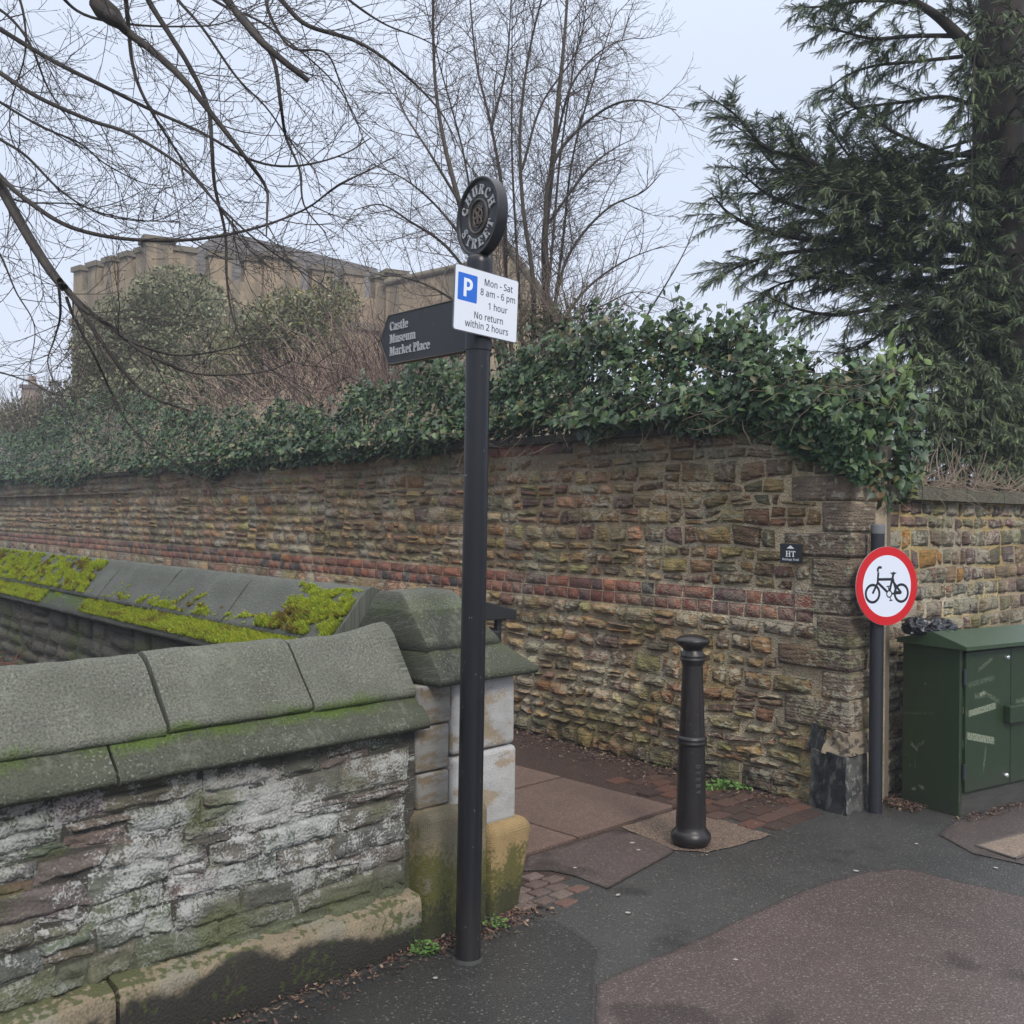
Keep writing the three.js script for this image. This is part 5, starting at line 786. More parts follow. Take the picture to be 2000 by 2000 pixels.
// twigs along a path, with their own twigs, buds at the tips
function twigs(tb, path, { gap, len, r, lev, ang = 0.9, up = 0.05, bend = 0.14, from = 0.05, minR = 0.0014, bud = 0 }) {
  let acc = rr(0, gap), L = 0; const tot = path.reduce((a, p, i) => i ? a + p.distanceTo(path[i - 1]) : 0, 0);
  for (let i = 1; i < path.length; i++) {
    const a = path[i - 1], b = path[i], d = V().subVectors(b, a), l = d.length(); d.divideScalar(l); let u = acc;
    while (u < l) {
      const f = (L + u) / tot; if (f > from) {
        const p = a.clone().lerp(b, u / l), dir = d.clone().multiplyScalar(1).addScaledVector(side(d), ang * rr(0.6, 1.3)), ln = len * rr(0.45, 1.25) * (1 - 0.45 * f), n = Math.max(3, Math.round(ln / 0.09)), pts = wander(p, dir, ln, n, bend, up);
        const r0 = Math.max(minR, r * rr(0.7, 1.1)); tb.add(pts, r0, minR * 0.75, 3);
        if (bud) { const e = pts[n], dd = V().subVectors(e, pts[n - 1]).normalize(); tb.add([e, e.clone().addScaledVector(dd, bud), e.clone().addScaledVector(dd, bud * 2.4)], bud * 0.3, 0, 3, (t) => bud * [0.25, 0.5, 0.05][Math.round(t * 2)]); }
        if (lev > 1) twigs(tb, pts, { gap: gap * 0.75, len: len * 0.5, r: r0 * 0.6, lev: lev - 1, ang, up, bend: bend * 1.1, from: 0.15, minR, bud });
      }
      u += gap * rr(0.6, 1.4);
    }
    acc = u - l; L += l;
  }
}
{ // the tree at the left whose long bare branches hang across the sky; its trunk stands outside the picture
  const base = V(-5.2, 0, -5.4), t = thing('bare_tree', 'bare tree with long drooping branches hanging across the top left sky', 'tree', [base.x, base.y, base.z]);
  const loc = (p) => p.sub(base), bm = bark(0.62, 0.58, 0.62);
  const tr = new Tubes(); tr.add(curve([V(0, -0.1, 0), V(0.05, 1.6, 0.03), V(-0.02, 3.4, 0), V(0.15, 5.2, 0.1), V(0.1, 7.5, 0)], 24), 0.26, 0.11, 12); part('trunk', tr.build(), bm, t);
  const S = 0.5176;
  const br = [ // photo positions along each branch (quarter-view units), depths at both ends, radii at both ends
    [[[-90, 560], [0, 700], [60, 810], [130, 930], [200, 1035], [240, 1085]], 5.2, 4.8, 0.03, 0.02],
    [[[235, 1075], [310, 1150], [400, 1225], [520, 1300], [660, 1340], [830, 1322], [960, 1290]], 4.8, 4.5, 0.014, 0.003],
    [[[225, 1060], [270, 1110], [370, 1270], [500, 1440], [600, 1510], [715, 1550]], 4.85, 4.6, 0.015, 0.004],
    [[[240, 1085], [330, 1180], [420, 1230], [540, 1330], [700, 1400], [850, 1415], [1010, 1400], [1100, 1360]], 4.75, 4.4, 0.012, 0.002],
    [[[250, 1120], [280, 1200], [360, 1350], [430, 1500], [520, 1640], [700, 1770], [850, 1835]], 4.8, 5.0, 0.008, 0.002],
    [[[220, 1060], [228, 1180], [205, 1280], [180, 1360], [200, 1440]], 4.9, 5.0, 0.008, 0.002],
    [[[-60, 600], [0, 665], [120, 770], [250, 850], [420, 895], [620, 908], [830, 890], [1000, 850], [1150, 790], [1290, 690], [1400, 640]], 5.1, 4.7, 0.016, 0.003],
    [[[-80, 470], [0, 525], [100, 590], [230, 720], [370, 800], [520, 830], [680, 835]], 5.5, 5.3, 0.012, 0.002],
    [[[-80, 330], [0, 385], [160, 480], [300, 540], [400, 620], [540, 690], [640, 700]], 5.8, 5.6, 0.011, 0.002],
    [[[-80, 220], [0, 275], [150, 370], [330, 450], [500, 510], [700, 640], [830, 780], [960, 900], [1100, 1000], [1250, 1100]], 5.0, 4.8, 0.015, 0.0025],
    [[[-80, 60], [0, 110], [200, 230], [400, 330], [560, 410], [760, 500], [940, 600], [1130, 625], [1300, 580], [1400, 520]], 5.3, 5.0, 0.016, 0.003],
    [[[330, -60], [390, 30], [430, 70], [480, 120], [560, 180], [700, 310], [830, 470], [930, 600], [1000, 700], [1008, 800], [1005, 890]], 5.0, 4.7, 0.034, 0.003],
    [[[540, -60], [560, 0], [640, 130], [720, 260], [780, 390], [800, 560], [810, 700], [850, 880], [856, 1050], [880, 1200], [950, 1330], [1150, 1490]], 5.5, 5.2, 0.019, 0.003],
    [[[800, -60], [850, 0], [950, 100], [1030, 220], [1060, 400], [1080, 520], [1130, 640], [1150, 780], [1230, 880]], 5.0, 5.0, 0.017, 0.003],
    [[[830, -40], [880, 30], [1000, 170], [1100, 255], [1165, 305]], 4.8, 4.6, 0.022, 0.012],
    [[[1020, -60], [1070, 10], [1150, 90], [1330, 150], [1450, 220], [1590, 340], [1680, 450], [1720, 560]], 5.6, 5.6, 0.018, 0.003],
    [[[1270, -50], [1330, 10], [1450, 90], [1600, 150], [1740, 230]], 5.9, 5.9, 0.011, 0.002],
    [[[630, -60], [680, 10], [760, 100], [900, 300], [1000, 400], [1100, 540], [1190, 650], [1210, 740]], 5.9, 5.6, 0.013, 0.002],
    [[[470, -50], [485, 100], [500, 240], [560, 400], [680, 590], [780, 720], [840, 800], [930, 930], [1010, 1010]], 5.3, 5.1, 0.013, 0.002],
    [[[-60, 0], [30, 60], [120, 180], [180, 330], [260, 450], [330, 560]], 6.0, 5.8, 0.012, 0.002],
    [[[60, -50], [90, 60], [95, 200], [40, 400], [60, 560], [130, 640]], 6.1, 6.0, 0.009, 0.002],
    [[[1000, -50], [1020, 60], [1100, 180], [1230, 200], [1290, 330], [1350, 470], [1450, 560]], 6.3, 6.2, 0.013, 0.002],
    [[[-70, 1390], [0, 1405], [110, 1440], [220, 1490], [340, 1500]], 6.4, 6.2, 0.008, 0.002],
    [[[-60, 880], [0, 960], [60, 1100], [130, 1230], [110, 1400]], 5.7, 5.9, 0.008, 0.002],
    [[[200, -50], [290, 40], [480, 90], [680, 100], [850, 85], [960, 20]], 5.6, 5.5, 0.012, 0.002],
    [[[730, -50], [860, 30], [940, 60], [1080, 150], [1250, 300], [1330, 420], [1390, 560], [1500, 680]], 6.6, 6.4, 0.012, 0.002],
    [[[-60, 700], [80, 760], [280, 770], [420, 820], [600, 830], [760, 740]], 6.2, 6.0, 0.008, 0.002],
  ];
  const paths = br.map(([p, z0, z1]) => { const c = p.map(([x, y], i) => loc(D(x * S, y * S, lerp(z0, z1, i / (p.length - 1)) + 0.12 * Math.sin(i * 1.7 + x)))); return curve(c, p.length * 5); });
  br.forEach(([p, z0, z1, r0, r1], i) => { const tb = new Tubes(); tb.add(paths[i], r0, r1, r0 > 0.014 ? 8 : 6, (f) => (r0 + (r1 - r0) * Math.pow(f, 0.75)) * (1 + 0.12 * (vn(f * 40 + i * 9, i) - 0.5))); if (i === 11) { const k = paths[i][7]; tb.add([k.clone().add(V(-0.07, 0.05, 0)), k.clone().add(V(-0.015, 0.012, 0.01)), k.clone().add(V(0.03, -0.02, 0)), k.clone().add(V(0.08, -0.07, 0))], 0.04, 0.03, 8, (f) => [0.025, 0.055, 0.05, 0.022][Math.round(f * 3)]); } part('branch', tb.build(), bm, t); });
  // limbs outside the frame that carry the branches
  const lt = new Tubes(); paths.forEach((p, i) => { if (br[i][0][0][0] < 0 || br[i][0][0][1] < 0) { const a = p[0], y = clamp(a.y + 0.7, 1.6, 6.8); if (a.x > -5 || a.y > 0) lt.add(curve([V(0.05, y - 0.8, 0), V(a.x * 0.4, y + 0.5, a.z * 0.4 + 0.1), a], 10), 0.06, br[i][3], 6); } }); part('limb', lt.build(), bm, t);
  const tw = new Tubes(); paths.forEach((p, i) => twigs(tw, p, { gap: 0.12, len: 0.55, r: Math.min(0.0036, br[i][3] * 0.4), lev: 3, ang: 0.85, up: 0.035, bend: 0.16, from: 0.04, minR: 0.0013, bud: 0.0048 }));
  stuff(part('twig', tw.build(), twigM(0.062, 0.05, 0.047), t));
}
{ // the upright many-stemmed bare tree behind the wall
  const base = D(1030, 700, 11), t = thing('bare_tree', 'upright many-stemmed bare tree behind the wall, its fine twigs rising behind the sign post', 'tree', [base.x, 1.6, base.z]);
  base.y = 1.6; const bm = bark(0.8, 0.74, 0.72);
  const st = [
    [[[1060, 800], [1068, 620], [1064, 470], [1078, 330], [1090, 200], [1102, 80], [1112, -60]], 11, 0.05, 0.012], [[[1010, 800], [975, 640], [920, 480], [893, 380], [868, 280], [850, 160], [846, 0], [850, -60]], 10.7, 0.04, 0.009],
    [[[1015, 800], [990, 600], [984, 400], [960, 250], [930, 120], [915, -40]], 11.3, 0.03, 0.008], [[[1035, 800], [1042, 560], [1022, 410], [1016, 250], [1034, 100], [1070, -50]], 10.6, 0.03, 0.008],
    [[[1070, 560], [1066, 400], [1085, 310], [1129, 254], [1191, 208], [1248, 196], [1321, 215]], 10.9, 0.026, 0.007], [[[1075, 640], [1110, 500], [1190, 405], [1255, 375], [1290, 340]], 11.2, 0.02, 0.004],
    [[[1075, 660], [1150, 560], [1220, 510], [1295, 480]], 10.7, 0.018, 0.004], [[[960, 600], [870, 480], [800, 432], [745, 400], [690, 410]], 10.8, 0.022, 0.004], [[[915, 480], [850, 400], [790, 350], [725, 320]], 11.2, 0.018, 0.004],
    [[[1085, 280], [1120, 160], [1180, 95], [1250, 70]], 11, 0.016, 0.004], [[[900, 400], [840, 300], [790, 220], [760, 140]], 10.5, 0.018, 0.004], [[[1068, 440], [1150, 330], [1200, 290], [1240, 270]], 11.4, 0.016, 0.004],
    [[[1020, 330], [1060, 200], [1130, 90], [1150, -40]], 11.2, 0.016, 0.004], [[[960, 250], [990, 120], [1000, -40]], 11, 0.016, 0.005], [[[1060, 640], [1170, 600], [1240, 570], [1290, 580]], 11.4, 0.014, 0.003], [[[960, 650], [860, 570], [780, 540], [720, 545]], 11, 0.018, 0.003],
    [[[1230, 700], [1262, 620], [1298, 560], [1342, 480], [1368, 408]], 9, 0.011, 0.003],
  ];
  for (const [x0, x1, x2, z] of [[1025, 1000, 1000, 11.5], [1050, 1095, 1140, 10.8], [985, 905, 825, 11.1], [1060, 1120, 1205, 11.3]]) st.push([[[x0, 760], [lerp(x0, x1, 0.6), 500], [x1, 300], [lerp(x1, x2, 0.6), 120], [x2, rr(-40, 40)]], z, 0.02, 0.004]);
  const tw = new Tubes();
  st.forEach(([p, z, r0, r1], i) => { const pts = curve(p.map(([x, y], k) => D(x, y, z + 0.25 * Math.sin(k * 1.3 + i)).sub(base)), p.length * 5), tb = new Tubes(); tb.add(pts, r0, r1, r0 > 0.03 ? 9 : 6); part(i < 4 ? 'stem' : 'branch', tb.build(), bm, t);
    if (i !== 16) twigs(tw, pts, { gap: i < 4 ? 0.15 : 0.13, len: i < 4 ? 1.2 : 0.85, r: 0.007, lev: 3, ang: 1.05, up: 0.022, bend: 0.2, from: i < 4 ? 0.22 : 0.1, minR: 0.0019, bud: 0.006 }); else twigs(tw, pts, { gap: 0.25, len: 0.2, r: 0.004, lev: 1, minR: 0.0026 }); });
  stuff(part('twig', tw.build(), twigM(0.11, 0.087, 0.078), t));
}

// ---- ivy
function leafShape(outline, fold, curl) { // a folded leaf with its tip towards -y, facing +z
  const pos = [0, 0.02, 0], idx = []; outline.forEach(([x, y]) => pos.push(x, y, -Math.abs(x) * fold + curl * y * y)); const n = outline.length; for (let i = 0; i < n; i++) idx.push(0, 1 + i, 1 + (i + 1) % n); return geom(pos, idx);
}
const mir = (l) => [...l, ...l.slice().reverse().filter(([x]) => x !== 0).map(([x, y]) => [-x, y])];
const ivyA = leafShape(mir([[0, 0.34], [-0.16, 0.46], [-0.34, 0.42], [-0.5, 0.14], [-0.32, 0.04], [-0.2, -0.12], [0, -0.58]]), 0.25, -0.25), ivyB = leafShape(mir([[0, 0.36], [-0.2, 0.44], [-0.44, 0.3], [-0.36, 0.02], [-0.22, -0.2], [0, -0.5]]), 0.4, 0.2), smallLeaf = leafShape([[0, 0.5], [-0.22, 0.1], [-0.2, -0.15], [0, -0.5], [0.2, -0.15], [0.22, 0.1]], 0.3, -0.2);
const ivyM = std({ color: 0xffffff, roughness: 0.46, side: THREE.DoubleSide }), leafM = std({ color: 0xffffff, roughness: 0.7, side: THREE.DoubleSide });
const ivyTone = () => { const r = rnd(), v = rr(0.7, 1.3); return r < 0.5 ? lin(0.03 * v, 0.062 * v, 0.026 * v) : r < 0.78 ? lin(0.052 * v, 0.1 * v, 0.036 * v) : r < 0.94 ? lin(0.09 * v, 0.145 * v, 0.045 * v) : lin(0.14 * v, 0.13 * v, 0.05 * v); };
const interp = (tab, x) => { for (let i = 1; i < tab.length; i++) if (x <= tab[i][0]) return lerp(tab[i - 1][1], tab[i][1], clamp((x - tab[i - 1][0]) / (tab[i][0] - tab[i - 1][0]))); return tab[tab.length - 1][1]; };
// outline of the ivy bank along the wall: distance along from the corner, underside and crest heights
const wallS = (px) => { const u = (px - 1000) / 2000; return (C0.x - u * -C0.z) / (0.625 + 0.781 * u); };   // where the line of sight at that column meets the wall face
const hAt = (px, py) => { const s = wallS(px), p = D(px, py, -(C0.z + WT.z * s)); return p.y; };
const ivyBot = [[0, 945], [70, 935], [140, 948], [230, 905], [310, 925], [330, 900], [420, 928], [470, 905], [560, 902], [640, 892], [700, 890], [760, 876], [830, 880], [880, 862], [930, 842], [1010, 838], [1090, 828], [1130, 842], [1180, 868], [1230, 840], [1300, 838], [1380, 856], [1450, 846], [1520, 862], [1600, 900], [1660, 925], [1700, 945]].map(([x, y]) => [wallS(x), hAt(x, y)]).reverse();
const ivyTop = [[0, 858], [60, 845], [110, 800], [200, 770], [300, 800], [420, 830], [520, 815], [640, 800], [700, 770], [800, 730], [860, 705], [940, 720], [1000, 690], [1060, 650], [1150, 630], [1240, 620], [1300, 600], [1350, 630], [1420, 610], [1500, 650], [1580, 690], [1650, 700], [1700, 720]].map(([x, y]) => [wallS(x), hAt(x, y)]).reverse();
function ivyLeaf(p, out, size) { // leaf hanging, facing outwards and up
  const z = out.clone().multiplyScalar(rr(0.3, 1)).add(V(rr(-0.8, 0.8), rr(-0.2, 1.1), rr(-0.8, 0.8))).normalize(), y = V(rr(-0.8, 0.8), 1, rr(-0.8, 0.8)), q = qFrom(z, y); return { m: xf(p, q, size), p, q, size, c: ivyTone(), g: rnd() < 0.55 ? ivyA : ivyB };
}
function ivy(root, o, leaves, bigFirst) {
  leaves.sort((a, b) => bigFirst(a) - bigFirst(b)); const mats = [0.8, 1, 1.25, 1.6].map((v, i) => { const m = ivyM.clone(); m.color = [lin(0.028, 0.06, 0.026), lin(0.038, 0.078, 0.031), lin(0.058, 0.105, 0.04), lin(0.09, 0.14, 0.048)][i]; return m; });
  leaves.slice(0, 300).forEach((l) => { const m = part('leaf', l.g, mats[Math.min(3, Math.floor(Math.pow(rnd(), 1.3) * 4))], root); m.position.copy(l.p); m.quaternion.copy(l.q); m.scale.setScalar(l.size); });
  const rest = leaves.slice(300); inst('leaf', ivyA, ivyM, rest.filter((l) => l.g === ivyA), root); inst('leaf', ivyB, ivyM, rest.filter((l) => l.g === ivyB), root);
}
const onWall = (s, y, d) => V(WT.x * s + WN.x * d, y, WT.z * s + WN.z * d);
{
  const make = (name, label, sa, sb, n, size, nStem) => {
    const o = onWall(sa, 0, 0).add(C0), root = thing(name, label, 'ivy', [o.x, 0, o.z], null); const off = onWall(sa, 0, 0), L = [];
    for (let k = 0; k < n; k++) {
      const s = sa + (sb - sa) * Math.pow(rnd(), 1.25), b = interp(ivyBot, s) - (s > 3.4 ? 0.07 : 0), c = interp(ivyTop, s) - (s < 4 ? 0.14 + 0.12 * sstep(1.1, 0.1, s) : -0.06) + 0.7 * (fbm(s * 1.9, 7, 3) - 0.5), f = rnd(), y = lerp(b, c, Math.pow(f, 0.9));
      const over = y < 2.25, lump_ = 0.4 * (fbm(s * 2 + 5, y * 2.6, 3) - 0.36) * (over ? 0.5 : 1), bulge = over ? 0.04 + 0.2 * clamp((y - b) / 0.3) * 0.6 : 0.16 * Math.sqrt(clamp((c - y) / Math.max(0.2, c - 2.2))) - (y - 2.25) * 0.3, depth = rnd() < 0.65 ? rr(-0.02, 0.05) : -rr(0.03, 0.5) * (over ? 0.15 : 1);
      if (fbm(s * 4 + 3, y * 5, 3) < 0.42 && rnd() < 0.5) continue;
      if (!over && rnd() < 0.06) continue; L.push(ivyLeaf(onWall(s, y, bulge * 0.75 + lump_ + depth).sub(off), WN, size * (0.38 + 0.9 * Math.pow(rnd(), 1.5)) * (y > 2.42 ? 0.72 : 1.02)));
    }
    // loose sprigs along the crest
    const sp = new Tubes(); for (let k = 0; k < nStem * 0.8; k++) { const s = sa + (sb - sa) * Math.pow(rnd(), 1.3), c = interp(ivyTop, s) - (s < 4 ? 0.1 + 0.1 * sstep(1.1, 0.1, s) : 0) + 0.25 * (fbm(s * 1.9, 7, 3) - 0.5), pts = wander(onWall(s, c - 0.12, rr(-0.25, 0.1)).sub(off), V(rr(-0.6, 0.6), 1, rr(-0.6, 0.6)), rr(0.12, 0.34), 5, 0.14, 0.0); sp.add(pts, 0.003, 0.0015, 3); for (let q = 0; q < 9; q++) L.push(ivyLeaf(pts[1 + Math.floor(rnd() * 5)].clone().add(V(rr(-0.05, 0.05), rr(-0.05, 0.03), rr(-0.05, 0.05))), WN, size * rr(0.45, 0.9))); }
    stuff(part('stem', sp.build(), twigM(0.1, 0.09, 0.05), root));
    const st = new Tubes(); for (let k = 0; k < nStem; k++) { const s = rr(sa, sb), y = rr(2.15, 2.45), p = onWall(s, y, rr(0.03, 0.1)).sub(off); st.add(wander(p, V(WT.x * rr(-1, 1), rr(-0.3, 0.2), WT.z * rr(-1, 1)), rr(0.15, 0.45), 8, 0.3, -0.01), 0.0032, 0.0013, 4); }
    stuff(part('stem', st.build(), twigM(0.15, 0.115, 0.08), root)); return [root, L, off];
  };
  { const [root, L] = make('ivy', 'long ivy bank covering the tall wall top left of the sign post', 3.55, 21, 34000, 0.074, 300); ivy(root, null, L, (l) => l.p.length()); }
  { const [root, L, off] = make('ivy', 'ivy spilling over the tall wall corner, right of the sign post', -0.12, 3.6, 13000, 0.08, 300);
    for (let k = 0; k < 750; k++) { const s = rr(1.9, 3.7); L.push(ivyLeaf(onWall(s, rr(2.22, 2.48), rr(-0.1, 0.07)).sub(off), WN, 0.07 * rr(0.5, 1.2))); }
    // hanging round the corner onto the lower wall
    const cx = (a, b, c) => V(0, 0, 0).addScaledVector(ST, a).addScaledVector(SN, c).add(V(0, b, 0)).sub(off);
    for (let k = 0; k < 3400; k++) { const a = rr(-0.12, 0.86), b = rr(1.66, 2.66), c = rr(-0.25, 0.14); const e = Math.pow((a - 0.34) / 0.48, 2) + Math.pow((b - 2.15 + a * 0.12) / 0.45, 2) + Math.pow((c + 0.05) / 0.26, 2); if (e > 1.0 || e < 0.25) continue; if (fbm(a * 7, b * 7, 2) < 0.32) continue; L.push(ivyLeaf(cx(a, b, c), SN.clone().lerp(WN, 0.3), 0.066 * (0.4 + Math.pow(rnd(), 1.3)))); }
    const rank = (l) => { const w = l.p.clone().add(off).add(C0); return w.z * -1 - (w.y < 2.3 ? 0.7 : 0) - l.size * 4; };
    ivy(root, null, L, rank);
    // upright flowering shoots
    const sh = new Tubes(), ll = []; for (const [s, y, h] of [[1.36, 2.6, 0.52], [1.44, 2.6, 0.4], [1.5, 2.6, 0.34], [0.92, 2.6, 0.3], [0.98, 2.55, 0.22], [0.72, 2.55, 0.2], [1.2, 2.62, 0.2], [-0.02, 2.3, 0.4], [0.02, 2.35, 0.32], [-0.15, 2.2, 0.34], [1.9, 2.65, 0.22]]) { const right = s < 0.1, pts = wander(onWall(s, y, -0.12).sub(off), V(right ? 0.6 : rr(-0.3, 0.3), 1, rr(-0.1, 0.1)), h, 7, 0.1, 0.02); sh.add(pts, 0.005, 0.002, 5); for (let k = 1; k < pts.length; k++) for (let q = 0; q < 5; q++) { const l = ivyLeaf(pts[k].clone().add(V(rr(-0.06, 0.06), rr(-0.05, 0.03), rr(-0.06, 0.06))), WN, rr(0.045, 0.08)); l.g = smallLeaf; l.c = right ? lin(0.11, 0.17, 0.04) : lin(0.03, 0.06, 0.025); l.m = xf(l.p, l.q, l.size); ll.push(l); } }
    stuff(part('stem', sh.build(), twigM(0.1, 0.1, 0.05), root)); inst('leaf', smallLeaf, ivyM, ll, root); }
}
// ---- shrubs behind the wall
function shrub(name, label, cat, blobs, o) {
  const c0 = D(blobs[0][0], blobs[0][1], blobs[0][4]), root = thing(name, label, cat, [c0.x, 1.6, c0.z], o.group), base = V(c0.x, 1.6, c0.z), L = [], tb = new Tubes(), tb2 = new Tubes();
  for (const [px, py, wx, wy, z, n] of blobs) {
    const c = D(px, py, z).sub(base), rx = wx * z / 2000, ry = wy * z / 2000, rz = Math.min(rx, 1.6);
    for (let k = 0; k < n; k++) { const v = V(rr(-1, 1), rr(-1, 1), rr(-1, 1)), l = v.length(); if (l > 1) { k--; continue; } const w = 0.75 + 0.5 * fbm(v.x * 3 + px, v.y * 3 + v.z * 2, 2); if (l > w) continue; const p = V(c.x + v.x * rx, c.y + v.y * ry, c.z + v.z * rz); if (o.leaf) L.push({ m: xf(p, qRand(), o.leaf * rr(0.6, 1.3)), c: o.tone() }); }
    for (let k = 0; k < o.tw * n / 1000; k++) { const a = rr(0, 6.28), s = V(c.x + Math.cos(a) * rx * rr(0, 0.8), c.y - ry * rr(-0.6, 1), c.z + Math.sin(a) * rz * rr(0, 0.9)); (o.tm2 && rnd() < 0.5 ? tb2 : tb).add(wander(s, V(Math.cos(a) * rr(0, 0.9), rr(0.2, 1.2), Math.sin(a) * 0.5), rr(0.4, 1.1) * (o.tl ?? 1), 6, o.bend ?? 0.22, o.up ?? 0), o.tr, o.tr * 0.4, 3); }
  }
  if (o.leaf) inst('foliage', smallLeaf, leafM, L, root); stuff(part('twig', tb.build(), o.tm, root)); if (o.tm2) stuff(part('twig', tb2.build(), o.tm2, root));
}
const greyG = () => { const v = rr(0.75, 1.3), r = rnd(); return r < 0.6 ? lin(0.165 * v, 0.18 * v, 0.1 * v) : r < 0.88 ? lin(0.24 * v, 0.24 * v, 0.14 * v) : lin(0.08 * v, 0.11 * v, 0.055 * v); };
shrub('evergreen_shrub', 'tall grey-green small-leaved shrub against the castellated building, left', 'shrub', [[345, 585, 95, 68, 19, 4200], [250, 680, 112, 110, 19, 7000], [410, 680, 110, 110, 18.5, 5500], [200, 750, 70, 60, 19, 2200], [330, 770, 160, 50, 18, 3500]], { group: 'shrubs behind the ivy-topped wall', leaf: 0.085, tone: greyG, tw: 45, tr: 0.006, tl: 0.7, tm: twigM(0.22, 0.18, 0.14) });
shrub('evergreen_shrub', 'yellow-tinged grey-green shrub in front of the building, middle', 'shrub', [[570, 640, 105, 78, 16, 5000], [650, 605, 60, 66, 16.4, 1900], [500, 700, 100, 75, 16, 3600], [650, 700, 75, 55, 15.6, 1700]], { group: 'shrubs behind the ivy-topped wall', leaf: 0.075, tone: () => { const v = rr(0.7, 1.25); return rnd() < 0.2 ? lin(0.2 * v, 0.19 * v, 0.05 * v) : greyG(); }, tw: 45, tr: 0.006, tl: 0.7, tm: twigM(0.22, 0.17, 0.14) });
shrub('twig_thicket', 'thicket of leafless pinkish brown twigs behind the ivy, left of the post', 'shrub', [[600, 770, 160, 55, 14.5, 2000], [760, 720, 110, 80, 13, 2000], [680, 750, 150, 55, 13.6, 1800], [860, 690, 60, 70, 12.4, 1000], [450, 790, 120, 35, 15.5, 900]], { group: 'twig thickets behind the wall', leaf: 0, tw: 130, tr: 0.0065, tl: 0.95, bend: 0.36, tm: twigM(0.38, 0.27, 0.22), tm2: twigM(0.13, 0.085, 0.07) });
shrub('twig_thicket', 'tangled brown stems and sparse leaves around the foot of the many-stemmed tree', 'shrub', [[1010, 650, 80, 70, 10.4, 700], [1130, 640, 90, 55, 10.2, 700]], { group: 'twig thickets behind the wall', leaf: 0.06, tone: () => rnd() < 0.5 ? lin(0.05, 0.075, 0.03) : lin(0.1, 0.1, 0.045), tw: 170, tr: 0.005, tl: 0.8, tm: twigM(0.22, 0.165, 0.125) });
shrub('evergreen_shrub', 'pale olive shrub at the far left edge below the distant chimney', 'shrub', [[55, 830, 80, 55, 25, 2600], [110, 800, 50, 60, 25, 1500]], { group: 'shrubs behind the ivy-topped wall', leaf: 0.1, tone: () => { const v = rr(0.8, 1.25); return lin(0.15 * v, 0.15 * v, 0.08 * v); }, tw: 120, tr: 0.009, tm: twigM(0.16, 0.13, 0.1) });
{ // dead cut stems along the lower wall top
  const o = V(2.02, 1.82, -5.86), root = thing('dead_twigs', 'tangle of dead grey-brown cut stems along the top of the lower wall', 'shrub', [o.x, o.y, o.z]); const tb = new Tubes();
  for (let k = 0; k < 62; k++) { const s = rr(0.42, 2.4), p = V(ST.x * s - SN.x * rr(-0.02, 0.4), 0, ST.z * s - SN.z * rr(-0.02, 0.4)); const pts = wander(p, V(rr(-1.0, 1.0), rr(0.5, 1.4), rr(-0.4, 0.4)), rr(0.14, 0.42), 7, 0.24, 0.01); tb.add(pts, rr(0.004, 0.0075), 0.002, 5); if (rnd() < 0.7) tb.add(wander(pts[2], V(rr(-1, 1), 0.8, rr(-0.4, 0.4)), rr(0.08, 0.2), 4, 0.2, 0), 0.0042, 0.0016, 4); }
  for (let k = 0; k < 90; k++) { const s = rr(0.35, 2.4), p = V(ST.x * s + SN.x * rr(-0.1, 0.07), rr(0.0, 0.05), ST.z * s + SN.z * rr(-0.1, 0.07)); tb.add(wander(p, V(ST.x * rr(-1, 1), rr(-0.15, 0.2), ST.z * rr(-1, 1)), rr(0.15, 0.45), 7, 0.25, -0.03), rr(0.002, 0.004), 0.0012, 3); }
  stuff(part('stem', tb.build(), twigM(0.24, 0.185, 0.14), root));
}
